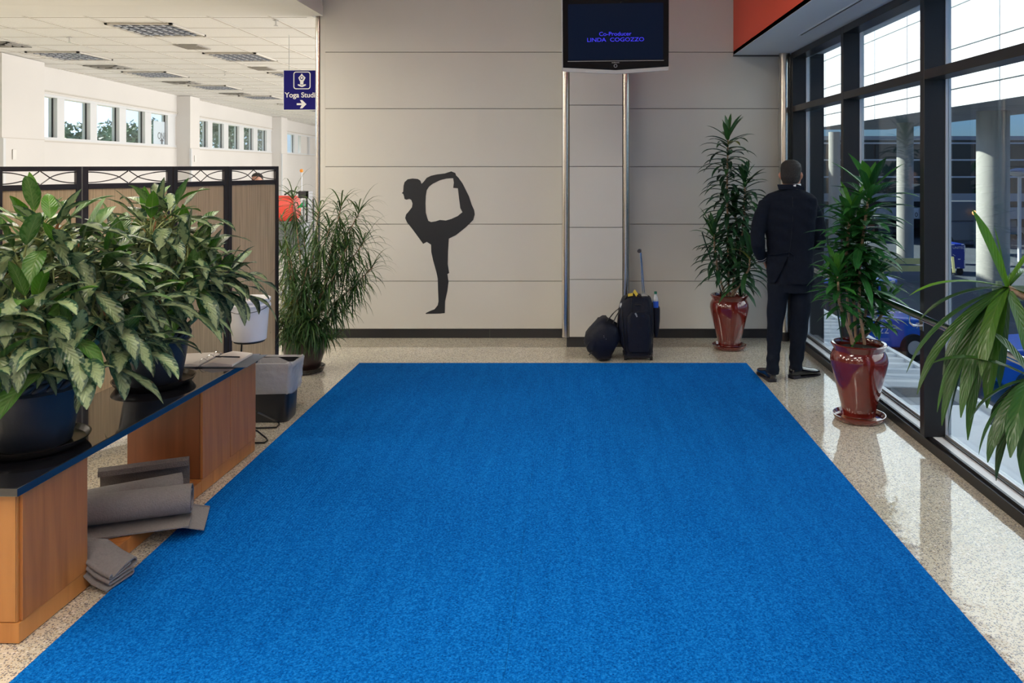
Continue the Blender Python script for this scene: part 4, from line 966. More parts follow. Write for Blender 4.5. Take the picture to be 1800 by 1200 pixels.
for z_, e in ((.20, .008), (.225, .013), (.25, .011), (.28, .014), (.31, .012), (.34, .014), (.37, .013), (.395, .016), (.408, .010), (.404, -.004), (.38, -.012), (.30, -.018)):
    base_ = rr(.135 + .025 * min(1, z_ / .385) + e, .095 + .019 * min(1, z_ / .385) + e, z_, .03)
    rings.append([(x + random.uniform(-.004, .004), y + random.uniform(-.004, .004), z + random.uniform(-.006, .006)) for x, y, z in base_])
MB().loft(rings, False).build('liner', 'liner', wb, smooth=50)

# ================================================================== FOLDING SCREEN
ST = 1.715
sc_pts = [(-3.21, 4.40), (-3.01, 4.85), (-2.69, 5.31), (-2.525, 5.77), (-2.335, 6.25)]
scr = thing('folding_screen', (-2.75, 5.3, 0), 'dark framed folding screen with woven cane panels behind the bench', 'screen')
def scbox(m_, a, d, n, u0, u1, w0, w1, z0, z1):
    c = a + d * ((u0 + u1) / 2) + n * ((w0 + w1) / 2); c = Vector((c.x, c.y, (z0 + z1) / 2))
    m_.obox(c, d * (u1 - u0) / 2, n * (w1 - w0) / 2, Vector((0, 0, (z1 - z0) / 2)))
for i in range(4):
    a = Vector((*sc_pts[i], 0)); c = Vector((*sc_pts[i + 1], 0)); L = (c - a).length - 0.006; d = (c - a).normalized(); n = Vector((d.y, -d.x, 0))
    leaf_ = MB()
    for u in (0.003, L - 0.032): scbox(leaf_, a, d, n, u, u + 0.032, -.012, .012, .01, ST)
    scbox(leaf_, a, d, n, .035, L - .032, -.012, .012, ST - .028, ST); scbox(leaf_, a, d, n, .035, L - .032, -.012, .012, ST - .137, ST - .105); scbox(leaf_, a, d, n, .035, L - .032, -.012, .012, .05, .085)
    fo_ = leaf_.build('panel_frame', 'scrframe', scr, bevel=.002)
    q = MB(); scbox(q, a, d, n, .035, L - .032, -.003, .003, .085, ST - .137); q.build('cane_infill', 'cane_panel', scr)
    q = MB(); z0, z1 = ST - .104, ST - .029; zm = (z0 + z1) / 2; hz = (z1 - z0) / 2; u0, u1 = .036, L - .033; um = (u0 + u1) / 2
    def pt(u, z): v = a + d * u; return (v.x, v.y, z)
    dw = 0.058; cross = dw * 0.62
    for sgn in (-1, 1):
        ue = um + sgn * (um - u0)
        for up_ in (-1, 1):
            pts = []
            # arc from the post over to the crossing, then straight on to the opposite rail beside the middle
            for k in range(13):
                f = k / 12; u = ue + (um + sgn * dw - ue) * f
                pts.append(pt(u, zm + up_ * hz * 0.86 * math.cos(f * PI / 2) ** 0.75))
            pts.append(pt(um + sgn * 0.004, zm - up_ * hz))
            q.tube(pts, 0.0036, 6)
    q.build('lattice', 'scrframe', scr, smooth=60)

# ================================================================== THINGS BEHIND THE SCREEN
ct = thing('service_cart', (-3.3, 9.4, 0), 'grey cart with a red bag on top beside the screen end', 'cart')
q = MB()
for x in (-3.50, -3.16):
    for y in (9.25, 9.6): q.tube([(x, y, .08), (x, y, 1.32)], .012, 8)
for z in (.2, .7, 1.05): q.box(-3.50, -3.16, 9.25, 9.6, z, z + .02)
q.build('frame', 'binder', ct)
q = MB(); q.loft([rr(.155, .16, z, .04, 4, -3.34, 9.42) for z in (.72, .74, 1.0, 1.04)]); q.build('tub', 'binder', ct, smooth=40)
q = MB(); q.loft([[(x + random.uniform(-.006, .006), y, z + random.uniform(-.008, .008)) for x, y, z in rr(*s_, .03, 4, -3.42, 9.42)] for s_ in ((.09, .12, 1.075), (.12, .14, 1.12), (.125, .15, 1.25), (.115, .12, 1.34), (.10, .05, 1.36))]); q.build('red_bag', 'redp', ct, smooth=50)
q = MB(); q.box(-3.24, -3.12, 9.3, 9.45, 1.34, 1.42); q.box(-3.15, -3.13, 9.3, 9.45, 1.06, 1.42); q.tube([(-3.4, 9.3, 1.38), (-3.32, 9.3, 1.43), (-3.24, 9.3, 1.40)], .01, 6); q.build('handle', 'ink', ct)
q = MB(); q.prism([(0, 0), (.11, .02), (.10, .10)], (-3.26, 9.28, 1.22), (1, 0, 0), (0, 0, 1), (0, .02, 0)); q.build('green_cloth', mat('green_cloth', (.01, .35, .12), .8), ct)
for x in (-3.49, -3.17):
    for y in (9.27, 9.58): q = MB(); q.tube([(x - .012, y, .04), (x + .012, y, .04)], .039, 14); q.build('wheel', 'tyre', ct, smooth=60)
fs = thing('marker_pole', (-3.12, 9.9, 0), 'thin metal pole with an orange ball top behind the cart', 'pole')
pxp = P(530, 300, 9.9)
MB().tube([(pxp.x, 9.9, 0.03), (pxp.x, 9.9, pxp.z - .02)], .006, 8).build('pole', 'alu', fs)
MB().lathe([(.14, .001), (.14, .02), (.02, .04), (.008, .05)], pxp.x, 9.9, 0, 24).build('foot', 'binder', fs, smooth=40)
MB().sphere((pxp.x, 9.9, pxp.z), .022).build('ball', 'orange', fs, smooth=180)

# ================================================================== YOGA STUDIO SIGN
SY = 9.0
sl, sr = (498 - CX) * SY / F, (575 - CX) * SY / F
zt_, zb_ = H - (123 - CY) * SY / F, H - (193.5 - CY) * SY / F
sg = thing('hanging_sign', (-3.1, SY, zt_), 'navy blue hanging sign reading Yoga Studio with an arrow', 'sign')
MB().box(sl, sr, SY, SY + .03, zb_, zt_).build('board', 'bandwhite', sg)
MB().box(sl + .007, sr - .007, SY - .003, SY - .0002, zb_ + .006, zt_ - .006).build('face', 'navy', sg)
for x in (sl + .06, sr - .06): MB().tube([(x, SY + .015, zt_), (x, SY + .015, HZ)], .004, 6).build('hanger_rod', 'alu', sg)
px_ = SY / F
def spx(u, v): return (480 + u / 12, 110 + v / 12)
def sgp(u, v): a = spx(u, v); return Vector(((a[0] - CX) * px_, 0, H - (a[1] - CY) * px_))
yf = SY - .0042
text_mesh('lettering', 'Yoga Studio', (sgp(252, 0).x, yf, sgp(0, 688).z), .080, 'lettering', sg, align='LEFT', bold=.0012, sx=1.0)
q = MB()
def arc_rr(x0, x1, y0, y1, r_):
    pts = []
    for cx_, cy_, a0 in ((x1 - r_, y1 - r_, 0), (x0 + r_, y1 - r_, 90), (x0 + r_, y0 + r_, 180), (x1 - r_, y0 + r_, 270)):
        for k in range(7): a = R(a0 + 15 * k); pts.append((cx_ + r_ * math.cos(a), cy_ + r_ * math.sin(a)))
    return pts
o_ = arc_rr(432, 792, 190, 562, 55); i_ = arc_rr(450, 774, 208, 544, 42)
vs = [];
for (u, v) in o_ + i_: p = sgp(u, v); vs.append((p.x, yf, p.z))
n = len(o_)
q.add(vs + [(x, y + .0008, z) for x, y, z in vs], [(j, (j + 1) % n, n + (j + 1) % n, n + j) for j in range(n)] + [(2 * n + j, 3 * n + j, 3 * n + (j + 1) % n, 2 * n + (j + 1) % n) for j in range(n)])
q.build('border', 'lettering', sg)
def flat(m_, poly):
    vs = [(sgp(u, v).x, sgp(u, v).z) for u, v in poly]
    m_.prism(vs, (0, yf, 0), (1, 0, 0), (0, 0, 1), (0, .0008, 0))
q = MB()
flat(q, [(600, 235), (615, 235), (625, 258), (688, 318), (655, 385), (645, 385), (640, 462), (575, 462), (572, 385), (560, 385), (536, 318), (590, 258)])
q.build('yoga_figure', 'lettering', sg)
q = MB(); flat(q, [(592, 285), (624, 285), (648, 320), (636, 352), (616, 366), (598, 366), (578, 352), (566, 320)]); q.xf(Matrix.Translation((0, -.0009, 0))); q.build('figure_gap', 'navy', sg)
q = MB(); flat(q, [(608 + 22 * math.cos(2 * PI * k / 16), 322 + 26 * math.sin(2 * PI * k / 16)) for k in range(16)]); q.xf(Matrix.Translation((0, -.0018, 0))); q.build('figure_head', 'lettering', sg)
q = MB(); flat(q, [(522, 458), (548, 458), (608, 478), (668, 458), (695, 458), (692, 482), (625, 515), (595, 515), (526, 482)]); q.build('figure_legs', 'lettering', sg)
q = MB(); flat(q, [(502, 858), (606, 858), (570, 790), (618, 790), (706, 878), (618, 966), (570, 966), (606, 896), (502, 896)]); q.build('arrow', 'lettering', sg)

# ================================================================== WALL DECAL
dec = [(172,270),(163,280),(172,285),(177,300),(180,316),(192,321),(210,316),(222,322),(230,345),(226,368),(205,395),(190,412),(184,435),(196,462),(225,498),(262,548),(296,595),(318,582),(345,600),(346,645),(358,700),(378,770),(386,810),(388,880),(391,950),(386,975),(366,1000),(335,1012),(311,1024),(312,1029),(400,1027),(430,1024),(432,950),(446,885),(453,830),(446,782),(457,775),(448,720),(450,640),(455,562),(500,540),(560,492),(606,447),(616,412),(612,385),(596,350),(580,300),(560,260),(540,220),(515,185),(500,170),(495,155),(470,145),(448,152),(430,158),(380,164),(345,172),(318,185),(300,208),(286,222),(278,202),(262,192),(230,189),(200,194),(180,212),(174,235)]
hole = [(345,459),(372,455),(400,446),(436,450),(470,440),(510,422),(539,398),(526,372),(518,310),(511,250),(482,248),(486,215),(482,188),(470,188),(440,190),(400,200),(355,222),(332,240),(318,262),(312,300),(310,345),(312,400),(320,430),(328,452)]
def dpt(u, v): px, py = 660 + u / 3.529, 260 + v / 3.529; return ((px - CX) * (WY - .002) / F, H - (py - CY) * (WY - .002) / F)
cv = bpy.data.curves.new('decal', 'CURVE'); cv.dimensions = '2D'; cv.fill_mode = 'BOTH'; cv.extrude = .0008
for pl in (dec, hole):
    s_ = cv.splines.new('POLY'); s_.points.add(len(pl) - 1); s_.use_cyclic_u = True
    for k, (u, v) in enumerate(pl): x, z = dpt(u, v); s_.points[k].co = (x + 1.2, z - 1.0, 0, 1)
to = bpy.data.objects.new('tmp', cv); COL.objects.link(to); bpy.context.view_layer.update()
me = bpy.data.meshes.new_from_object(to.evaluated_get(bpy.context.evaluated_depsgraph_get())); bpy.data.objects.remove(to)
me.name = 'yoga_decal'; me.materials.clear(); me.materials.append(M['decal'])
do = bpy.data.objects.new('wall_decal', me); COL.objects.link(do); do.location = (-1.2, WY - .0014, 1.0); do.rotation_euler = (PI / 2, 0, 0)
tag(do, 'black silhouette decal of a dancer yoga pose on the panelled wall', 'decal')

# ================================================================== TELEVISION
TY = 5.8
tv = thing('television', (.29, TY, 2.4), 'black flat television with blue screen credits hanging from the ceiling', 'television')
rot = Matrix.Translation((.29, TY, 2.45)) @ Matrix.Rotation(R(-5), 4, 'Z') @ Matrix.Rotation(R(4), 4, 'X') 
def TV(m_): return m_.xf(rot)
hw = .385
z_top = .48; zb0 = .00
TV(MB().loft([[(-hw, y, z_top), (-hw, y, -.012), (0, y, -.034), (hw, y, -.012), (hw, y, z_top)] for y in (0, .075)])).build('housing', 'tvblack', tv, bevel=.004)
TV(MB().loft([[(-hw, y, -.0135), (-hw + .002, y, -.040), (0, y, -.062), (hw - .002, y, -.040), (hw, y, -.0135), (0, y, -.0355)] for y in (-.001, .07)])).build('lower_trim', 'tvgrey', tv)
TV(MB().box(-hw - .007, -hw - .0005, -.001, .07, -.035, z_top)).build('side_trim', 'tvgrey', tv)
TV(MB().box(-hw + .04, hw - .04, -.0018, -.0005, .04, z_top - .035)).build('screen', 'tvscreen', tv)
TV(MB().box(-hw + .035, hw - .035, -.003, -.0005, .0305, .0335)).build('trim_line', 'tvgrey', tv)
ri = [(.011 * math.cos(2 * PI * k / 24), -.0035, -.004 + .011 * math.sin(2 * PI * k / 24)) for k in range(24)]
TV(MB().tube(ri, .0022, 6, closed=True)).build('power_ring', 'tvgrey', tv, smooth=60)
def tvtext(s, x, z, size, m_, sx=1.0):
    o = text_mesh('lettering', s, (0, 0, 0), size, m_, None, sx=sx, bold=.0002); o.parent = tv
    o.matrix_local = Matrix.Translation(-tv.location) @ rot @ Matrix.Translation((x, -.0028, z)) @ Matrix.Rotation(PI / 2, 4, 'X')
tvtext('Co-Producer', -.002, .226, .040, 'tvtext', 1.1); tvtext('LINDA  COGOZZO', .0, .184, .040, 'tvtext', 1.2); tvtext('SAMSUNG', 0, .019, .010, 'tvgrey', 1.2)
TV(MB().box(-.10, .10, .075, .10, .15, .35)).build('mount_plate', 'wire', tv)
MB().tube([(.29, TY + .13, 2.65), (.29, TY + .13, 4.2)], .024, 16).beam((.29, TY + .07, 2.68), (.29, TY + .15, 2.68), .06, .06).build('mount_pole', 'wire', tv, smooth=40)
# ================================================================== LUGGAGE
random.seed(3)
def blob(m_, rings): return m_.loft(rings)
def seg_ring(cx, cy, z, hx, hy, pw=3.0, n=28, rotz=0, jit=0):
    out = []
    for k in range(n):
        a = 2 * PI * k / n; c, s_ = math.cos(a), math.sin(a)
        x = hx * math.copysign(abs(c) ** (2 / pw), c); y = hy * math.copysign(abs(s_) ** (2 / pw), s_)
        x += random.uniform(-jit, jit); y += random.uniform(-jit, jit)
        out.append((cx + x * math.cos(rotz) - y * math.sin(rotz), cy + x * math.sin(rotz) + y * math.cos(rotz), z))
    return out
sx0 = (1119 - CX) * 7.08 / F; sy0 = 7.12
su = thing('rolling_suitcase', (sx0, sy0, 0), 'upright black rolling suitcase with raised handle by the wall', 'suitcase')
q = MB(); prof = [(.05, .115, .0), (.07, .125, .02), (.15, .145, -.01), (.28, .158, -.012), (.42, .155, -.006), (.50, .142, 0), (.545, .125, .004), (.56, .09, .006)]
q.loft([seg_ring(sx0 + dx, sy0, z, hx, .125 if z < .5 else .10, 4.5, 36, jit=.0015) for z, hx, dx in prof]); q.build('body', 'luggage', su, smooth=55)
q = MB(); q.loft([seg_ring(sx0 + .01, sy0 - .124, z, hx, .03, 3.2, 24, jit=.0015) for z, hx in ((.09, .085), (.12, .10), (.30, .108), (.40, .10), (.43, .07))]); q.build('front_pocket', 'luggage', su, smooth=55)
MB().tube([(sx0 - .02, sy0 - .135, .50), (sx0 + .03, sy0 - .137, .50)], .006, 6).build('zip_pull', 'strap', su)
q = MB(); q.loft([seg_ring(sx0 + .175, sy0 + .02, z, hx, .085, 3, 22) for z, hx in ((.20, .012), (.24, .026), (.34, .036), (.44, .036), (.455, .034))]); q.build('side_pocket', 'luggage', su, smooth=50)
q = MB()
for pts in ([(-.135, .48), (-.125, .30), (-.11, .08)], [(.135, .52), (.14, .30), (.13, .06)], [(-.05, .555), (-.055, .30), (-.055, .07)]): q.tube([(sx0 + a, sy0 - .127, z) for a, z in pts], .0042, 6)
q.build('piping', 'strap', su, smooth=60)
q = MB(); q.box(sx0 - .115, sx0 + .135, sy0 - .09, sy0 + .13, .022, .05); q.build('base_tray', 'ink', su, bevel=.006)
for dx in (-.10, .125):
    q = MB(); q.tube([(sx0 + dx - .012, sy0 - .075, .025), (sx0 + dx + .012, sy0 - .075, .025)], .0245, 18); q.build('wheel', 'tyre', su, smooth=60)
    q = MB(); q.tube([(sx0 + dx - .012, sy0 + .12, .025), (sx0 + dx + .012, sy0 + .12, .025)], .0245, 18); q.build('wheel', 'tyre', su, smooth=60)
ht = P(1125, 441, 7.05)
for dx in (-.008, .008): MB().tube([(sx0 + .07 + dx, sy0 + .02, .53), (ht.x + .01 + dx * .5, sy0 - .02, ht.z - .02)], .0048, 8).build('handle_rod', 'chrome', su, smooth=60)
MB().tube([(ht.x - .012, sy0 - .12, ht.z + .004), (ht.x - .002, sy0 - .06, ht.z), (ht.x + .008, sy0 + .06, ht.z - .008)], .017, 12).build('handle_grip', 'ink', su, smooth=60)
q = MB(); q.box(sx0 + .045, sx0 + .10, sy0 - .04, sy0 + .06, .555, .568); q.build('handle_socket', 'tvgrey', su, bevel=.003)
MB().tube([(sx0 - .11, sy0 - .09, .545), (sx0 - .08, sy0 - .10, .585), (sx0 + .0, sy0 - .10, .59), (sx0 + .05, sy0 - .09, .55)], .011, 8).build('carry_handle', 'strap', su, smooth=60)
q = MB(); q.obox((sx0 - .06, sy0 - .115, .585), (.022, 0, .004), (0, .003, 0), (0, 0, .012)); q.obox((sx0 - .015, sy0 - .115, .60), (.008, 0, .012), (0, .003, 0), (-.014, 0, .02)); q.build('luggage_tag', 'yellow', su)
q = MB(); q.obox((sx0 - .015, sy0 - .1545, .42), (.006, 0, -.010), (0, .001, 0), (.006, 0, .004)); q.obox((sx0 - .008, sy0 - .1545, .405), (.004, 0, -.008), (0, .001, 0), (.005, 0, .003)); q.build('badge', 'tvgrey', su)
bt = thing('water_bottle', (sx0 + .178, sy0 - .02, .30), 'clear drink bottle with blue label in the suitcase side pocket', 'bottle')
bx_, by_ = sx0 + .172, sy0 - .005
MB().lathe([(.020, .335), (.026, .345), (.0265, .44)], bx_, by_, 0, 20).lathe([(.0265, .4405), (.0268, .455), (.0265, .475), (.0265, .515), (.022, .54), (.012, .56), (.011, .575)], bx_, by_, 0, 20).build('vessel', 'water', bt, smooth=50)
MB().lathe([(.0272, .455), (.0272, .512)], bx_, by_, 0, 20, cap=False).build('label_band', 'blabel', bt, smooth=60)
MB().lathe([(.0135, .575), (.0135, .595), (.011, .597)], bx_, by_, 0, 18).build('cap', 'gcap', bt, smooth=40)
dx0 = (1059 - CX) * 7.02 / F; dy0 = 7.12
du = thing('duffel_bag', (dx0, dy0, 0), 'round black duffel bag slumped on the floor beside the suitcase', 'bag')
ol = [(270, 600), (320, 598), (365, 625), (430, 655), (468, 700), (490, 760), (500, 830), (478, 890), (445, 950), (410, 1020), (372, 1098), (330, 1106), (260, 1107), (205, 1104), (150, 1045), (100, 995), (62, 930), (55, 870), (75, 800), (115, 745), (160, 690), (205, 640)]
ol = [((1020 + u / 7.056 - 1059) * .00507, (1107 - v) / 7.056 * .00507 + .003) for u, v in ol]
q = MB(); rings = []
for i in range(15):
    f = i / 14; e = (1 - abs(2 * f - 1) ** 3.5); y = -.165 + .33 * f; sc_ = .62 + .38 * e ** .6
    ring = []
    for k, (u, z) in enumerate(ol):
        j_ = .006 * math.sin(k * 1.9 + f * 9) + .005 * math.sin(k * .9 - f * 14)
        ring.append((dx0 + u * sc_ + j_ + .01 * (1 - sc_), dy0 + y, max(.003, .003 + (z - .003) * (sc_ * .5 + .5 if z > .1 else 1) + .12 * (1 - sc_) * (z < .1) + j_ * .5)))
    rings.append(ring)
q.loft(rings); q.build('body', 'luggage', du, smooth=70)
q = MB()
for pts in ([(-.14, .13), (-.10, .20), (-.04, .262), (.02, .30)], [(-.12, .06), (-.06, .12), (.02, .14), (.10, .13)], [(.0, .31), (.05, .25), (.09, .17), (.095, .10)]): q.tube([(dx0 + a, dy0 - .135 - .01 * (i % 3 > 0), z) for i, (a, z) in enumerate(pts)], .0055, 6)
q.build('piping', 'strap', du, smooth=60)
q = MB(); q.tube([(dx0 - .03, dy0 - .145, .275), (dx0 - .02, dy0 - .06, .345), (dx0 - .03, dy0 + .05, .352)], .012, 8, flat=.35); q.build('zip', 'strap', du, smooth=60)
hk_ = Vector((sx0 - .135, sy0 - .06, .475))
q = MB(); q.tube([(dx0 + .02, dy0 - .10, .325), (dx0 + .09, dy0 - .08, .41), hk_, (dx0 + .115, dy0 - .02, .42), (dx0 + .055, dy0 + .02, .335)], .006, 6, flat=.5)
q.tube([(dx0 + .075, dy0 - .10, .29), (dx0 + .115, dy0 - .09, .38), hk_ + Vector((-.003, -.01, -.01)), (dx0 + .145, dy0 - .09, .40), (dx0 + .125, dy0 - .10, .265)], .005, 6, flat=.5); q.build('shoulder_strap', 'strap', du, smooth=60)
q = MB(); q.sphere(hk_, .018, .02, .032, 8, 6)
for a in ((-.045, -.145, .245), (-.07, -.142, .222), (.01, -.150, .235), (.03, -.15, .205), (.012, -.15, .222)): q.sphere((dx0 + a[0], dy0 + a[1] - .012, a[2]), .004, n=8, k=5)
q.build('buckle', 'tvgrey', du, smooth=60)

# ================================================================== PEOPLE
def ering(c, rx, ry, rz=0, n=24, pw=2.2, tilt=None):
    out = []
    for k in range(n):
        a = 2 * PI * k / n; cc, ss = math.cos(a), math.sin(a)
        x = rx * math.copysign(abs(cc) ** (2 / pw), cc); y = ry * math.copysign(abs(ss) ** (2 / pw), ss)
        out.append(Vector((c[0] + x * math.cos(rz) - y * math.sin(rz), c[1] + x * math.sin(rz) + y * math.cos(rz), c[2])))
    return out
def fuse(name, m_, mats, parent, voxel, smooth_it=3, sub=False, post=None, factor=.5):
    o = m_.build(name, mats, parent)
    r_ = o.modifiers.new('r', 'REMESH'); r_.mode = 'VOXEL'; r_.voxel_size = voxel; r_.use_smooth_shade = True
    s_ = o.modifiers.new('s', 'SMOOTH'); s_.iterations = smooth_it; s_.factor = factor
    bpy.context.view_layer.update()
    me = bpy.data.meshes.new_from_object(o.evaluated_get(bpy.context.evaluated_depsgraph_get()))
    o.modifiers.clear(); o.data = me; me.shade_smooth(); me.name = name
    if post: post(o)
    return o
def hand(m_, wrist, d, pn, side, sc=1.0, curl=0.6):
    """wrist, d: along the palm, pn: palm-side normal, side: thumb side"""
    d = Vector(d).normalized(); pn = (Vector(pn) - d * Vector(pn).dot(d)).normalized(); sd_ = Vector(side); sd_ = (sd_ - d * sd_.dot(d) - pn * sd_.dot(pn)).normalized(); w_ = Vector(wrist)
    def rg(t, a, b, off=0): return [w_ + d * t * sc + pn * off + sd_ * (a * math.cos(2 * PI * k / 14)) * sc + pn * (b * math.sin(2 * PI * k / 14)) * sc for k in range(14)]
    m_.loft([rg(-.03, .026, .021), rg(0, .027, .019), rg(.03, .036, .017), (rg(.06, .041, .016)), rg(.09, .040, .013), rg(.098, .034, .009)])
    for j, (off, L) in enumerate(((.030, .072), (.010, .080), (-.011, .075), (-.030, .058))):
        p = w_ + d * (.088 * sc) + sd_ * off * sc; dd = d.copy(); pts = [p - d * .012]; 
        for s_, fr_ in enumerate((.42, .32, .26)):
            dd = (dd * math.cos(curl * (.6 + .35 * s_)) + pn * math.sin(curl * (.6 + .35 * s_))).normalized(); p = p + dd * L * fr_ * sc; pts.append(p)
        m_.tube(pts, [.0098 * sc, .009 * sc, .0082 * sc, .0068 * sc], 10)
    p = w_ + d * .022 * sc + sd_ * .028 * sc; dd = (d * .75 + sd_ * .6 + pn * .25).normalized()
    m_.tube([p - dd * .02, p + dd * .028 * sc, p + (dd + pn * .3 + d * .3).normalized() * .055 * sc, p + (dd + pn * .6 + d * .6).normalized() * .078 * sc], [.015 * sc, .012 * sc, .010 * sc, .008 * sc], 10)
def build_man(person, X0, Y0, K=.00456):
    """X0,Y0 floor point under the figure; coordinates follow measured heights"""
    def q_(px, py, dy=0): return Vector((X0 + (px - 1385) * K, Y0 + dy, H - (py - CY) * K))
    Z = lambda py: H - (py - CY) * K
    th = R(-14)      # torso faces away, turned a little to the right
    # ---- body (one continuous surface)
    b = MB(); hc = Vector((X0 + .030, Y0 + .02, 0)); hz_ = R(-24)
    def hr(z, rx, ry, fy=0.0, pw=2.2): 
        cx_ = hc.x + fy * -math.sin(hz_); cy_ = hc.y + fy * math.cos(hz_)
        return ering((cx_, cy_, z), rx, ry, hz_, 28, pw)
    zt = Z(282)
    b.loft([hr(zt - .245, .058, .066, 0), hr(zt - .222, .060, .084, .018), hr(zt - .195, .066, .096, .018), hr(zt - .15, .0745, .100, .010), hr(zt - .105, .0775, .098, .004), hr(zt - .06, .077, .097, 0), hr(zt - .03, .068, .086, -.004), hr(zt - .010, .046, .060, -.006), hr(zt - .002, .020, .028, -.006)])
    f_ = Vector((-math.sin(hz_), math.cos(hz_), 0)); s_ = Vector((math.cos(hz_), math.sin(hz_), 0)); hb = Vector((hc.x, hc.y, 0))
    def hp(x, y, z): return hb + s_ * x + f_ * y + Vector((0, 0, zt + z))
    b.tube([hp(0, .095, -.105), hp(0, .112, -.130), hp(0, .122, -.146), hp(0, .104, -.154)], [.010, .013, .015, .010], 10)      # nose
    b.tube([hp(-.03, .093, -.095), hp(0, .100, -.092), hp(.03, .093, -.095)], .011, 8)                                              # brow
    b.tube([hp(-.022, .100, -.182), hp(0, .110, -.180), hp(.022, .100, -.182)], .008, 8); b.tube([hp(-.020, .098, -.192), hp(0, .107, -.193), hp(.020, .098, -.192)], .0075, 8)   # lips
    b.sphere(hp(0, .100, -.222), .022, .018, .017)                                                                                  # chin
    for sg in (-1, 1):                                                                                                             # ears
        b.tube([hp(sg * .074, -.004, -.150), hp(sg * .084, -.010, -.135), hp(sg * .088, -.014, -.115), hp(sg * .082, -.008, -.100), hp(sg * .076, .004, -.105)], [.008, .010, .010, .009, .007], 8)
        b.sphere(hp(sg * .078, -.004, -.125), .008, .014, .022)
    nb = hp(0, -.022, -.20)
    b.loft([ering((X0 + .03, Y0 + .005, Z(345)), .075, .07, th), ering((X0 + .034, Y0 - .002, Z(334)), .062, .064, th), ering((nb.x, nb.y + .008, Z(322)), .058, .064, hz_), ering((nb.x, nb.y + .02, Z(310)), .058, .066, hz_)])
    b.loft([ering((X0 + .02, Y0, Z(py)), rx, ry, th, 24, 2.6) for py, rx, ry in ((336, .07, .06), (350, .13, .07), (370, .155, .09), (410, .14, .09), (440, .11, .07), (480, .12, .075), (505, .13, .08))])
    LA = [q_(1350, 362, 0), q_(1336, 390, -.02), q_(1331, 425, -.045), q_(1339, 444, .01), q_(1347, 455, .07)]
    RA = [q_(1420, 362, .03), q_(1434, 390, .0), q_(1440, 425, -.005), q_(1434, 428, .13), q_(1420, 428, .24)]
    b.tube(LA, [.036, .038, .036, .032, .027], 12); b.tube(RA, [.036, .038, .036, .031, .026], 12)
    hand(b, LA[-1], (.35, .6, -.8), (.8, -.2, 0), (.1, 1, 0), .95, .5)
    hand(b, RA[-1], (-.6, .6, .08), (-.3, 0, 1) if False else (-.2, .1, -1), (-.3, -1, .0), .95, .7)
    legs = [([(1368, 500, 0), (1366, 540, 0), (1362, 575, .01), (1358, 620, -.01), (1356, 655, -.02)], -.03), ([(1408, 500, 0), (1406, 540, .01), (1405, 575, .02), (1402, 620, .04), (1402, 648, .05)], .05)]
    for L_, _ in legs: b.tube([q_(*p) for p in L_], [.078, .068, .052, .046, .036], 14)
    b.tube([q_(1356, 652, -.02), q_(1355, 662, .04), q_(1354, 665, .14)], [.030, .024, .016], 12)
    b.tube([q_(1401, 646, .055), q_(1402, 656, .075), q_(1412, 663, .13)], [.028, .018, .012], 12)
    body = fuse('body', b, 'skin', person, .0055, 2)
    for sg in (-1, 1): MB().sphere(hp(sg * .031, .088, -.112), .0115).build('eye', 'shirt', person, smooth=180)
    # ---- hair: cap over crown and back, open towards the face
    h = MB(); rings = []
    for dz, rx, ry, fy in ((-.188, .058, .072, -.012), (-.165, .068, .088, -.008), (-.135, .0765, .098, -.008), (-.105, .0795, .101, -.004), (-.06, .0805, .102, -.002), (-.028, .073, .092, -.004), (-.004, .050, .066, -.006), (.008, .020, .026, -.006)):
        rings.append(hr(zt + dz, rx + .0015, ry + .0015, fy, 2.2))
    h.loft(rings)
    def cut_hair(o):
        import bmesh
        bm = bmesh.new(); bm.from_mesh(o.data); L = parent_loc(o); dele = []
        for f in bm.faces:
            c = f.calc_center_median() + L - hb; y = c.dot(f_); x = abs(c.dot(s_)); z = c.z - zt
            front = .082 if z > -.05 else (.03 if z > -.085 else (.008 if z > -.11 else -.018))
            if y > front: dele.append(f)
        bmesh.ops.delete(bm, geom=dele, context='FACES'); bm.to_mesh(o.data); bm.free()
    fuse('hair', h, 'hair', person, .004, 2, post=cut_hair)
    # ---- shirt collar and jacket
    MB().loft([ering((X0 + .036, Y0 + .006, Z(329)), .070, .070, hz_), ering((X0 + .036, Y0 + .006, Z(325.5)), .067, .068, hz_), ering((X0 + .038, Y0 + .010, Z(323)), .066, .068, hz_)]).build('shirt_collar', 'shirt', person, smooth=60)
    j = MB()
    tors = [(332, .076, .072, .034, .0), (336, .120, .082, .026, .0), (341, .175, .095, .018, -.005), (348, .212, .108, .010, -.008), (365, .218, .122, .006, -.012), (385, .203, .130, .008, -.010), (410, .190, .128, .012, -.004), (432, .182, .122, .016, 0), (450, .180, .122, .016, 0), (470, .182, .126, .016, -.002), (485, .183, .130, .018, -.004), (496, .184, .132, .020, -.004)]
    j.loft([ering((X0 + dx, Y0 + dy, Z(py)), rx, ry, th, 36, 2.5) for py, rx, ry, dx, dy in tors])
    j.tube([q_(1360, 352, -.01), q_(1345, 361, -.015), q_(1335, 385, -.02), q_(1330, 412, -.04), q_(1330, 428, -.045), q_(1335, 443, -.005), q_(1341, 457, .04)], [.050, .060, .061, .058, .057, .050, .043], 18)
    j.tube([q_(1412, 352, .03), q_(1427, 361, .03), q_(1436, 385, .0), q_(1441, 412, -.01), q_(1440, 428, .015), q_(1434, 430, .12), q_(1422, 428, .22)], [.050, .060, .060, .056, .055, .048, .042], 18)
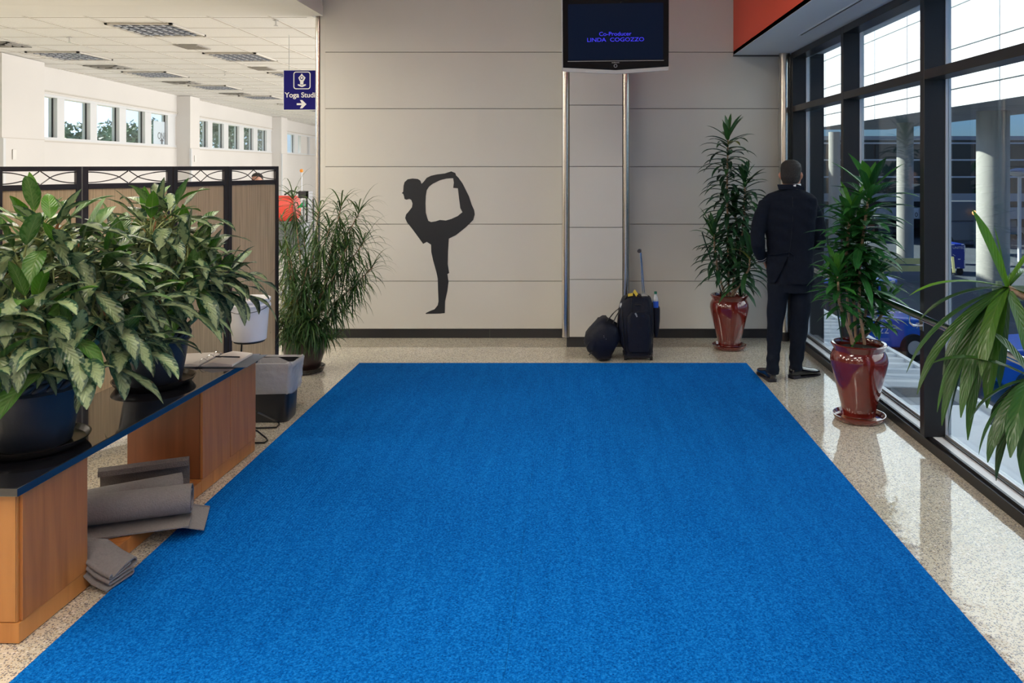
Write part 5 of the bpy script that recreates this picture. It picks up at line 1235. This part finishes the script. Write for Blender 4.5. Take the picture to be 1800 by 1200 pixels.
    def vent(o):
        import bmesh
        bm = bmesh.new(); bm.from_mesh(o.data); L = parent_loc(o); dele = []
        for f in bm.faces:
            c = f.calc_center_median() + L
            pyy = CY + (H - c.z) / K; pxx = 1385 + (c.x - X0) / K
            if pyy > 446 and c.y < Y0 - .02:
                t = (pyy - 446) / 50; x0_ = 1379 - 22 * t; x1_ = 1379 - 3 * t
                if x0_ < pxx < x1_: dele.append(f)
        bmesh.ops.delete(bm, geom=dele, context='FACES'); bm.to_mesh(o.data); bm.free()
        # cloth folds
        for v in o.data.vertices:
            c = v.co + L; s1 = math.sin(c.x * 26 + c.z * 38) * math.sin(c.z * 21 - c.x * 13)
            v.co += v.normal * (.0028 * s1 + .0018 * math.sin(c.z * 60 + c.x * 35 + c.y * 20))
    jk = fuse('jacket', j, 'suit', person, .007, 4, post=vent)
    q = MB(); q.loft([[q_(1366, 333, -.048) , q_(1382, 332, -.068), q_(1398, 332, -.070), q_(1411, 336, -.046)], [q_(1364, 324, -.038), q_(1382, 323.5, -.060), q_(1398, 323.5, -.060), q_(1411, 328, -.036)], [q_(1366, 324, -.030), q_(1383, 323.5, -.052), q_(1398, 323.5, -.052), q_(1409, 328, -.028)], [q_(1367, 333, -.03), q_(1382, 332, -.05), q_(1398, 332, -.05), q_(1410, 336, -.03)]], False, closed=True).build('collar', 'suit', jk, smooth=60)
    # back seam and vent flap edge
    q = MB(); q.tube([q_(1386, 345, -.122), q_(1385, 385, -.142), q_(1382, 430, -.123), q_(1379, 447, -.124)], .0014, 5); q.build('back_seam', 'strap', jk)
    q = MB(); q.tube([q_(1349, 446, -.052), q_(1360, 445, -.10), q_(1374, 441, -.126), q_(1380, 440, -.127), q_(1388, 446, -.127)], .005, 6); q.build('waist_fold', 'suit', jk, smooth=60)
    q = MB(); fl0 = [(1379.5, 449), (1388, 447), (1404, 447), (1418, 450)]
    r0 = [q_(a, c, -.128 + .0009 * abs(a - 1392)) for a, c in fl0]; r1 = [q_(a + k, 472, -.133 + .0010 * abs(a - 1394)) for (a, c), k in zip(fl0, (-1, 0, 1, 2))]; r2 = [q_(a + k, 496.5, -.140 + .0010 * abs(a - 1394)) for (a, c), k in zip(fl0, (-2, 0, 2, 4))]
    for ra, rb in ((r0, r1), (r1, r2)):
        for i in range(3): q.add([ra[i], ra[i + 1], rb[i + 1], rb[i]] + [p + Vector((0, .006, 0)) for p in (ra[i], ra[i + 1], rb[i + 1], rb[i])], [(3, 2, 1, 0), (4, 5, 6, 7), (0, 1, 5, 4), (1, 2, 6, 5), (2, 3, 7, 6), (3, 0, 4, 7)])
    q.build('vent_flap', 'suit', jk, smooth=40)
    # braid on the left cuff
    for k, (a, c) in enumerate(((451.0, .020), (454.6, .031))):
        ctr = q_(1338.5 + k * 1.3, a, c); dirn = (q_(1341, 457, .04) - q_(1335, 443, -.005)).normalized()
        n1_ = dirn.cross(Vector((0, 0, 1))).normalized(); n2_ = dirn.cross(n1_)
        ring = [[ctr + dirn * t + n1_ * (.0485 * math.cos(2 * PI * i / 24)) + n2_ * (.0485 * math.sin(2 * PI * i / 24)) for i in range(24)] for t in (-.0035, .0035)]
        MB().loft(ring, False).build('cuff_braid', 'stripe', jk, smooth=60)
    # ---- trousers
    t = MB()
    t.loft([ering((X0 + .012, Y0, Z(py)), rx, ry, th, 30, 2.6) for py, rx, ry in ((436, .140, .092), (455, .150, .100), (470, .155, .106), (485, .160, .111), (500, .163, .113), (512, .158, .110))])
    t.tube([q_(1368, 497, -.01), q_(1367, 520, -.01), q_(1364, 548, -.005), q_(1362, 575, .0), q_(1360, 605, -.01), q_(1357.5, 635, -.02), q_(1357, 656, -.025)], [.088, .084, .072, .063, .056, .050, .049], 22)
    t.tube([q_(1408, 497, .01), q_(1408, 520, .01), q_(1407, 548, .01), q_(1405, 575, .02), q_(1404, 605, .03), q_(1402.5, 630, .04), q_(1402, 645, .045), q_(1401, 651, .045)], [.090, .087, .080, .073, .064, .055, .052, .053], 22)
    def tf(o):
        L = parent_loc(o)
        for v in o.data.vertices:
            c = v.co + L; lo = max(0, .45 - c.z) * 2.0
            v.co += v.normal * (.003 * math.sin(c.z * 30 + c.x * 25) * math.sin(c.x * 30 + c.y * 20) + lo * .0045 * math.sin(c.z * 75 + c.y * 10))
    fuse('trousers', t, 'suit2', person, .007, 4, post=tf)
    # ---- shoes
    def shoe(heel, dirv):
        d = Vector(dirv).normalized(); s2 = Vector((d.y, -d.x, 0)); hl = Vector(heel)
        def rg(t, w_, z0, z1, pw=2.6):
            out = []
            for k in range(20):
                a = 2 * PI * k / 20; cc, ss = math.cos(a), math.sin(a)
                u = w_ * math.copysign(abs(cc) ** (2 / pw), cc); v = (z0 + z1) / 2 + (z1 - z0) / 2 * math.copysign(abs(ss) ** (2 / pw), ss)
                out.append(hl + d * t + s2 * u + Vector((0, 0, v)))
            return out
        q = MB(); q.loft([rg(-.004, .020, .02, .07), rg(.006, .032, .014, .088), (rg(.03, .038, .012, .098)), rg(.07, .040, .012, .105), rg(.11, .040, .012, .088), rg(.15, .044, .012, .076), rg(.20, .049, .012, .065), rg(.245, .046, .012, .056), rg(.28, .034, .013, .044), rg(.292, .018, .014, .032)])
        o = q.build('shoe', 'shoe', person, smooth=60)
        q = MB(); pl = [(-.006, .022), (.0, .034), (.07, .041), (.13, .041), (.20, .051), (.25, .048), (.285, .035), (.300, .012)]
        lo = [hl + d * t_ + s2 * w_ for t_, w_ in pl] + [hl + d * t_ - s2 * w_ for t_, w_ in reversed(pl)]
        q.loft([[p + Vector((0, 0, z)) for p in lo] for z in (.002, .014)]); q.loft([[p + Vector((0, 0, z)) for p in [hl + d * t_ + s2 * w_ for t_, w_ in ((-.006, .022), (0, .034), (.07, .040), (.07, -.040), (0, -.034), (-.006, -.022))]] for z in (.0015, .026)])
        q.build('sole', 'ink', o)
        MB().tube([hl + d * .05 + s2 * .034 + Vector((0, 0, .098)), hl + d * .095 + Vector((0, 0, .098)), hl + d * .05 - s2 * .034 + Vector((0, 0, .098))], .0035, 6).build('laces', 'ink', o)
    shoe(q_(1355, 672, -.055) * 1.0 - Vector((0, 0, q_(1355, 672, 0).z)), (-.10, 1, 0))
    hr_ = q_(1393, 664, .05); hr_.z = 0
    shoe(hr_, (1, .50, 0))
    return body
def person_parts_label(p): pass
YM = 6.385
man = thing('person', ((1385 - CX) * YM / F, YM, 0), 'person in dark navy uniform suit with braid cuffs standing at the windows, seen from behind', 'person')
build_man(man, (1385 - CX) * YM / F, YM, YM / F)
# person beyond the screen: only the top of the head shows
Yp = 12.6
def seated(person, x, y, ztop):
    b = MB(); h = Vector((x, y, 0))
    b.loft([ering((x, y + dy, ztop + dz), rx, ry) for dz, rx, ry, dy in ((-.24, .055, .06, 0), (-.21, .062, .085, -.015), (-.15, .074, .098, -.006), (-.08, .077, .098, 0), (-.03, .066, .084, 0), (-.004, .030, .04, 0))])
    b.tube([(x, y - .098, ztop - .11), (x, y - .12, ztop - .145), (x, y - .10, ztop - .155)], [.01, .014, .009], 8)
    for s_ in (-1, 1): b.sphere((x + s_ * .08, y, ztop - .125), .010, .016, .028)
    b.loft([ering((x, y + .01, ztop + z), rx, ry, 0, 24, 2.5) for z, rx, ry in ((-.20, .055, .06), (-.28, .065, .065), (-.32, .17, .10), (-.40, .19, .12), (-.60, .15, .11), (-.75, .14, .11), (-.88, .16, .12))])
    for s_ in (-1, 1):
        b.tube([(x + s_ * .17, y, ztop - .33), (x + s_ * .20, y, ztop - .55), (x + s_ * .215, y + .01, ztop - .68), (x + s_ * .20, y - .10, ztop - .86)], [.05, .045, .04, .03], 10)
        hand(b, (x + s_ * .20, y - .10, ztop - .86), (0, -.3, -1), (-s_, 0, 0), (0, -1, 0), .9, .4)
        b.tube([(x + s_ * .085, y, ztop - .84), (x + s_ * .09, y, ztop - 1.20), (x + s_ * .09, y, .07)], [.085, .06, .04], 12)
        b.tube([(x + s_ * .09, y, .045), (x + s_ * .095, y - .15, .035)], [.04, .032], 10)
    fuse('body', b, 'skin', person, .008, 2)
    q = MB(); q.loft([ering((x, y + dy, ztop + dz), rx, ry) for dz, rx, ry, dy in ((-.19, .065, .05, .055), (-.14, .079, .075, .03), (-.08, .083, .088, .018), (-.045, .080, .098, .004), (-.015, .060, .076, 0), (.006, .022, .03, 0))]); q.build('hair', 'hair', person, smooth=180)
    q = MB(); q.loft([ering((x, y + .01, ztop + z), rx, ry, 0, 24, 2.5) for z, rx, ry in ((-.27, .075, .075), (-.31, .18, .11), (-.40, .20, .13), (-.60, .165, .125), (-.80, .165, .125))]); q.build('top', 'suit', person, smooth=60)
    q = MB()
    for s_ in (-1, 1): q.tube([(x + s_ * .085, y, ztop - .80), (x + s_ * .09, y, ztop - 1.20), (x + s_ * .09, y, .09)], [.098, .075, .06], 14)
    q.build('trousers', 'suit2', person, smooth=60)
pp = P(452, 304, Yp)
far = thing('person', (pp.x, Yp, 0), 'person standing far behind the folding screen, only dark hair and forehead showing', 'person')
seated(far, pp.x, Yp, pp.z)

# ================================================================== OUTSIDE: APRON SIDE
struct(MB().box(2.43, 130, -40, 220, GROUND - .3, GROUND).build('floor_apron', 'tarmac'))
DG = 4.82
# corrugated canopy roof below the window, and the smooth roof before it
r = thing('lean_to_roof', (3.4, 14, -1.0), 'pale corrugated metal roof just below the windows', 'roof')
q = MB(); vs = []; fs = []; y = 9.75; k = 0; pitch = .30
prof = []
while y < 24: prof += [(y, -1.0), (y + .06, -.955), (y + .16, -.955), (y + .22, -1.0)]; y += pitch
for yy, zz in prof: vs += [(2.43, yy, zz + .05), (4.55, yy, zz), (4.55, yy, zz - .012), (2.43, yy, zz + .038)]
for i in range(len(prof) - 1):
    a = i * 4; fs += [(a, a + 1, a + 5, a + 4), (a + 1, a + 2, a + 6, a + 5), (a + 2, a + 3, a + 7, a + 6)]
q.add(vs, fs); q.build('corrugated_sheet', 'corr', r)
MB().box(4.55, 4.62, 9.7, 24, -1.16, -.945).build('edge_gutter', 'whitemetal', r)
for y in (11, 15, 19, 23): MB().box(4.35, 4.5, y, y + .15, GROUND, -1.02).build('post', 'concrete2', r)
r = thing('flat_roof', (3.4, 4, -1.0), 'smooth pale metal roof below the nearest windows', 'roof')
MB().box(2.43, 4.55, -3, 9.05, -1.10, -1.0).build('roof_deck', 'whitemetal', r); MB().box(4.55, 4.62, -3, 9.7, -1.16, -.945).build('edge_gutter', 'whitemetal', r)
MB().box(2.43, 4.55, 9.05, 9.7, -1.20, -1.10).build('step_joint', 'concrete2', r)
for y in (0, 4, 8): MB().box(4.35, 4.5, y, y + .15, GROUND, -1.12).build('post', 'concrete2', r)
# elevated bridge with white cladding
br = thing('elevated_walkway', (16, 26, 3.87), 'long white clad building bridge carried on columns across the apron', 'building')
q = MB(); q.box(13.88, 18.6, -8, 47.5, 3.9, 14); q.build('hull', 'clad_joint', br)
q = MB(); zb = [3.87, 4.51, 5.98, 7.52, 9.0, 10.5, 12.0, 14.0]; ys = [25.9 + 3.62 * k for k in range(-9, 6)] + [47.5]
for a, c in zip(zb[:-1], zb[1:]):
    for y0, y1 in zip(ys[:-1], ys[1:]): q.box(13.79, 13.89, y0 + .04, y1 - .04, a + .03 * (a > 4), c - .03)
q.build('cladding', 'whitemetal', br)
q = MB(); q.box(13.85, 18.6, -8, 47.5, 3.865, 3.895); q.build('underside_slab', 'concrete2', br)
MB().tube([(13.5, 38.6, 3.9), (13.5, 38.6, 14)], .16, 12).build('downpipe', 'clad_joint', br, smooth=50)
for i, (y, rad) in enumerate(((31.5, .60), (39.9, .40), (50.8, .36), (22.5, .5))):
    q = MB(); q.lathe([(rad, 0), (rad, 3.86 - GROUND)], 16.5, y, GROUND, 32)
    tag(q.build('apron_column', 'concrete', smooth=50), ['thick round concrete column, sunlit, nearest behind the strap plant', 'thinner round concrete column behind the barrier rails', 'slim round concrete column farthest along the walkway, beside the standing person', 'round concrete column nearest the windows under the walkway'][i], 'column', 'columns of the walkway')
# far terminal building
BY = 52.0; pm = BY / F
def bz(py): return H - (py - CY) * pm
def bxx(px): return (px - CX) * pm
bd = thing('terminal_building', (26, BY, GROUND), 'low dark-windowed terminal building across the apron', 'building')
MB().box(12, 60, BY + .3, BY + 14, bz(352), bz(240)).build('upper_wall', 'darkglass', bd)
MB().box(12, 60, BY, BY + .3, bz(354), bz(340)).box(12, 60, BY - .02, BY + 14, bz(246), bz(239)).build('concrete_band', 'concrete2', bd)
for px in range(1414, 1960, 34):
    pass
rows = [(246, 251), (253, 280), (282.5, 310), (312.5, 340)]
for y0, y1 in rows[1:]:
    for px in range(1408, 1960, 44):
        q = MB(); q.box(bxx(px + .8), bxx(px + 43.2), BY + .18, BY + .28, bz(y1), bz(y0)); q.build('window', 'darkglass', bd)
for py in (251.5, 281, 311): MB().box(12, 60, BY + .05, BY + .3, bz(py + 1.3), bz(py - 1.3)).build('mullion_rail', 'bandwhite', bd)
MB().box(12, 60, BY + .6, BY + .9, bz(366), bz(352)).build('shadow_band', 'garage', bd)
MB().box(12, 60, BY + .1, BY + .9, bz(385), bz(365)).build('lintel_beam', 'concrete2', bd)
MB().box(12, 60, BY + 9, BY + 9.2, GROUND, bz(385)).box(12, 60, BY + .5, BY + 9, bz(386), bz(385)).build('garage_back', 'garage', bd)
for px in range(1440, 1930, 75): MB().box(bxx(px), bxx(px + 12), BY + .2, BY + .8, GROUND, bz(385)).build('garage_pier', 'concrete2', bd)
q = MB()
for px in list(range(1534, 1580, 5)) + list(range(1605, 1617, 5)) + list(range(1668, 1692, 5)): q.box(bxx(px), bxx(px + 3), BY + 2, BY + 2.1, bz(393), bz(390))
q.build('lamp_row', 'bandwhite', bd)
sgn = thing('gate_sign', (bxx(1610), BY - .1, bz(382)), 'small white gate number sign on the terminal beam', 'sign')
MB().box(bxx(1605), bxx(1613.5), BY - .1, BY - .02, bz(383), bz(366)).build('board', 'bandwhite', sgn); text_mesh('lettering', '0', (bxx(1609.5), BY - .11, bz(377.5)), .42, 'ink', sgn)
# a few objects in the garage mouth
for i, (px, w_, h_, m_) in enumerate(((1534, 1.0, 1.5, 'husk'), (1572, 1.3, 1.0, 'binder'), (1690, 1.6, 1.3, 'binder'), (1790, 2.0, 1.2, 'concrete2'))):
    q = MB(); x = bxx(px); z0 = GROUND
    q.box(x - w_ / 2, x + w_ / 2, BY + 1, BY + 2.5, z0 + .25, z0 + h_ * .6); q.box(x - w_ / 2, x + w_ / 4, BY + 1.1, BY + 2.4, z0 + h_ * .6, z0 + h_)
    c_ = thing('baggage_cart', (x, BY + 1.7, GROUND), 'dim %s in the garage mouth, %s' % (('brown cart', 'grey cart', 'grey cart', 'pale cart')[i], ('left of the barrier column', 'beside the barrier column', 'behind the blue equipment cart', 'right of the sunlit column')[i]), 'cart', 'carts in the garage mouth')
    q.build('body', m_, c_)
    for s_ in (-.35, .35): MB().tube([(x + s_ * w_, BY + .98, z0 + .2), (x + s_ * w_, BY + 1.15, z0 + .2)], .2, 14).build('wheel', 'tyre', c_)
lm = thing('parked_vehicle', (bxx(1682), BY - 1, GROUND), 'parked vehicle with an orange lamp lit beside the sunlit column', 'vehicle')
xx = (1712 - CX) * 48 / F
MB().box(xx - 2.6, xx + .6, 47.2, 48.8, GROUND + .35, GROUND + 1.5).box(xx - 2.1, xx + .2, 47.3, 48.7, GROUND + 1.5, GROUND + 2.7).build('body', 'binder', lm, bevel=.08)
for s_ in (-2, 0.1): MB().tube([(xx + s_, 47.15, GROUND + .36), (xx + s_, 47.35, GROUND + .36)], .36, 18).build('wheel', 'tyre', lm)
# beacon mast that carries the lit lamp
lp = P(1713, 374, 47); bm_ = thing('beacon_post', (lp.x, 47, GROUND), 'slim post with a small lit orange lamp left of the sunlit column', 'lamp')
MB().tube([(lp.x, 47, GROUND), (lp.x, 47, lp.z - .12)], .04, 8).build('post', 'binder', bm_); MB().sphere(lp, .14).build('lamp', 'lamplit', bm_, smooth=180)
# pale yellow barrier rails
def barrier(x0, x1, y, z0, z1, label):
    t = thing('barrier_rail', ((x0 + x1) / 2, y, GROUND), label, 'barrier', 'pale yellow barriers')
    hgt = z1 - z0
    for k in (0, 1): a = z0 + hgt * (.05 + .5 * k); MB().box(x0, x1, y - .05, y + .05, a, a + hgt * .38).build('rail', 'paleyellow', t)
    n = max(2, int((x1 - x0) / 1.3) + 1)
    for k in range(n): x = x0 + .2 + (x1 - x0 - .4) * k / (n - 1); MB().box(x - .08, x + .08, y - .09, y + .05, GROUND, z1 + .12).build('post', 'paleyellow', t)
Yb = 33.0; k_ = Yb / F
barrier((1540 - CX) * k_, (1640 - CX) * k_, Yb, H - (478 - CY) * k_, H - (452 - CY) * k_, 'pale yellow barrier rails beyond the blue tug')
Yb = 27.5; k_ = Yb / F
barrier((1745 - CX) * k_, (1860 - CX) * k_, Yb, H - (530 - CY) * k_, H - (500 - CY) * k_, 'pale yellow barrier rails behind the strap plant')
Yb = 25.5; k_ = Yb / F
barrier((1424 - CX) * k_, (1462 - CX) * k_, Yb, H - (535 - CY) * k_, H - (492 - CY) * k_, 'short pale yellow barrier left of the glossy dracaena')
# cone
g = G(1437, 481, DG); cn_ = MB(); cn_.lathe([(.22, 0), (.22, .04), (.14, .05), (.03, .62), (.0, .63)], g.x, g.y, GROUND, 20); tag(cn_.build('traffic_cone', 'cone', smooth=40), 'small orange traffic cone on the apron near the standing person', 'cone')
# blue equipment cart
Yc = 35.0; k_ = Yc / F; x0, x1 = (1668 - CX) * k_, (1696 - CX) * k_; z0, z1 = H - (472 - CY) * k_, H - (429 - CY) * k_
ec = thing('equipment_cart', ((x0 + x1) / 2, Yc, GROUND), 'dark blue boxy equipment cart with a yellow tow bar', 'cart')
MB().box(x0, x1, Yc, Yc + 1.6, z0, z1).build('housing', 'deepblue', ec, bevel=.02)
text_mesh('lettering', 'UNITED', ((x0 + x1) / 2 + .08, Yc - .012, z1 - .16), .15, 'lettering', ec)
q = MB()
for a, c in ((.12, .0), (.55, .0), (.08, -1.02), (.35, -1.02)): q.box(x0 + a, x0 + a + .12, Yc - .012, Yc - .002, z1 - .04 + c, z1 + c)
q.box(x1 - .03, x1 + .01, Yc - .012, Yc, z1 - .35, z1 - .05); q.box(x1 - .03, x1 + .01, Yc - .012, Yc, z1 - 1.0, z1 - .7); q.obox((x0 + .22, Yc - .01, z1 - .48), (.05, 0, -.03), (0, .004, 0), (.0, 0, .012)); q.box(x0 + .40, x0 + .5, Yc - .012, Yc - .002, z1 - .68, z1 - .64); q.build('reflector_marks', 'lettering', ec)
MB().beam((x0 + .15, Yc - .02, z1 - .55), (x0 + .08, Yc - .3, GROUND + .15), .10, .06).build('tow_bar', 'paleyellow', ec)
for x in (x0 + .05, x1 - .2):
    MB().tube([(x, Yc + .2, GROUND + .17), (x + .15, Yc + .2, GROUND + .17)], .165, 16).build('wheel', 'tyre', ec); MB().tube([(x, Yc + 1.4, GROUND + .17), (x + .15, Yc + 1.4, GROUND + .17)], .165, 16).build('wheel', 'tyre', ec)
# blue tugs
def tug(x, y, label, num, cab=True):
    t = thing('airport_tug', (x, y, GROUND), label, 'vehicle', 'blue airport tugs'); z = GROUND
    q = MB(); q.loft([[(x - 1.5, yy, z + .35), (x - 1.55, yy, z + 1.05), (x - .3, yy, z + 1.12), (x + 1.35, yy, z + 1.02), (x + 1.55, yy, z + .85), (x + 1.55, yy, z + .30)] for yy in (y - .7, y + .7)]); q.build('body', 'tug', t, bevel=.04)
    MB().box(x + .2, x + 1.5, y - .72, y + .72, z + .95, z + 1.0).build('hood_trim', 'tug', t)
    MB().box(x + 1.5, x + 1.68, y - .75, y + .75, z + .28, z + .5).build('bumper', 'ink', t, bevel=.02)
    for sx_ in (-.95, 1.0):
        for sy_ in (-1, 1):
            q = MB(); q.tube([(x + sx_, y + sy_ * .60, z + .33), (x + sx_, y + sy_ * .80, z + .33)], .33, 24); wh = q.build('wheel', 'tyre', t, smooth=50)
            MB().tube([(x + sx_, y + sy_ * .78, z + .33), (x + sx_, y + sy_ * .815, z + .33)], .18, 18).build('wheel_hub', 'hub', wh)
    MB().box(x + 1.552, x + 1.57, y - .6, y - .45, z + .62, z + .74).build('tail_lamp', 'cone', t)
    if cab:
        q = MB()
        for a, c in ((-1.45, -.64), (-1.45, .6), (.15, -.64), (.35, .6)): q.beam((x + a, y + c, z + 1.05), (x + a + .05, y + c, z + 1.95), .06, .06)
        q.build('cab_posts', 'tug', t)
        MB().box(x - 1.42, x + .2, y - .63, y - .61, z + 1.08, z + 1.93).build('cab_glass', 'darkglass', t)
        MB().box(x - 1.42, x + .2, y + .60, y + .62, z + 1.08, z + 1.93).build('cab_glass', 'darkglass', t)
        q = MB(); q.loft([[(x - 1.65, y - .85, zz), (x + .55, y - .85, zz), (x + .55, y + .85, zz), (x - 1.65, y + .85, zz)] for zz in (z + 1.93, z + 2.03)]); q.loft([[(x - 1.5, y - .7, z + 2.03), (x + .4, y - .7, z + 2.03), (x + .4, y + .7, z + 2.03), (x - 1.5, y + .7, z + 2.03)], [(x - 1.3, y - .5, z + 2.10), (x + .2, y - .5, z + 2.10), (x + .2, y + .5, z + 2.10), (x - 1.3, y + .5, z + 2.10)]]); q.build('roof', 'tug', t, bevel=.02)
        q = MB()
        for k in range(6): q.box(x - 1.5 + k * .38, x - 1.42 + k * .38, y - .87, y - .851, z + 1.95, z + 2.01)
        q.build('roof_lamps', 'bandwhite', t)
        MB().tube([(x - .6, y - .2, z + .9), (x - .6, y - .2, z + 1.5)], [.24, .2], 12).build('seat', 'ink', t, smooth=50)
    text_mesh('lettering', num, (x + 1.2, y - .72, z + .86), .20, 'lettering', t); text_mesh('lettering', num, (x + .2, y - .715, z + .75), .26, 'lettering', t)
    text_mesh('lettering', num, (x + .9, y - .1, z + 1.085), .30, 'lettering', t, (0, 0, 0))
    return t
tug(7.35, 20.4, 'blue airport tug with a roof parked beyond the glossy dracaena', '722')
tug(10.2, 16.9, 'blue airport tug numbered 308 parked at the right edge behind the strap plant', '308', False)
# globe lamp post and tower at the right edge
lg = P(1792, 303, 40); gl_ = thing('globe_lamp_post', (lg.x, 40, GROUND), 'lamp post with a wide pale flattened head at the right edge', 'lamp')
MB().tube([(lg.x, 40, GROUND), (lg.x, 40, lg.z - .2)], .09, 10).build('post', 'bandwhite', gl_); MB().sphere((lg.x, 40, lg.z), .55, .55, .22).build('head', 'alu', gl_, smooth=180)
# ================================================================== OUTSIDE: LEFT (street side)
struct(MB().box(-140, -10.9, -60, 160, -1.0, -.7).build('floor_street', 'grass'))
def tree(x, y, h, rad, label, seed, cz=None):
    random.seed(seed); t = thing('tree', (x, y, -.7), label, 'tree', 'trees outside the hall windows')
    MB().tube([(x, y, -.7), (x + .1, y, h * .35), (x, y + .1, h * .7)], [.22, .16, .08], 10).build('trunk', 'bark', t, smooth=60)
    q = MB()
    cl = [(random.gauss(0, .42), random.gauss(0, .42), random.gauss(0, .34)) for _ in range(34)]
    for a, b_, c in cl:
        for k in range(70):
            u = Vector((random.gauss(0, 1), random.gauss(0, 1), random.gauss(0, 1))).normalized() * random.uniform(.5, 1) * .34 * rad
            p = Vector((x + a * rad, y + b_ * rad, h * .62 + c * h * .42)) + u; s_ = random.uniform(.10, .2)
            d1_ = Vector((random.uniform(-1, 1), random.uniform(-1, 1), random.uniform(-1, 1))).normalized(); d2_ = d1_.cross(u).normalized()
            q.add([p - d1_ * s_, p + d2_ * s_ * .5, p + d1_ * s_, p - d2_ * s_ * .5], [(0, 1, 2, 3)])
    q.build('crown', 'tree', t)
for i, (px, Y, h, rd) in enumerate(((144, 34, 3.4, 1.1), (212, 40, 3.9, 1.7), (252, 47, 4.4, 2.0), (296, 54, 4.6, 1.8), (362, 62, 7.6, 2.4), (402, 71, 8.0, 2.6), (436, 80, 8.0, 2.4))):
    tree((px - CX) * Y / F, Y, h, rd, ['small round tree outside the second hall window pane', 'leafy tree outside the third hall window pane', 'wide tree filling the fourth hall window pane', 'tree behind the notice on the hall window', 'dark tree at the start of the second window bay', 'tall tree in the middle of the second window bay', 'tree near the end of the second window bay'][i], 50 + i)
bnr = P(541, 252, 60); fl_ = thing('banner', (bnr.x, 60, -.7), 'small orange banner on a post outside the farthest hall windows', 'banner')
MB().tube([(bnr.x - .5, 60, -.7), (bnr.x - .5, 60, 4.6)], .06, 8).build('post', 'binder', fl_); MB().box(bnr.x - .45, bnr.x + .5, 59.97, 60.0, 2.6, 4.4).build('cloth', 'orange', fl_)
# wide low block on the street horizon
sb = thing('street_building', (-70, 70, -.7), 'low pale building on the horizon outside the hall windows', 'building')
MB().box(-95, -45, 75, 85, -.7, 3.6).build('walls', 'concrete2', sb); MB().box(-96, -44, 74.5, 85.5, 3.6, 4.0).build('roof', 'whitemetal', sb)
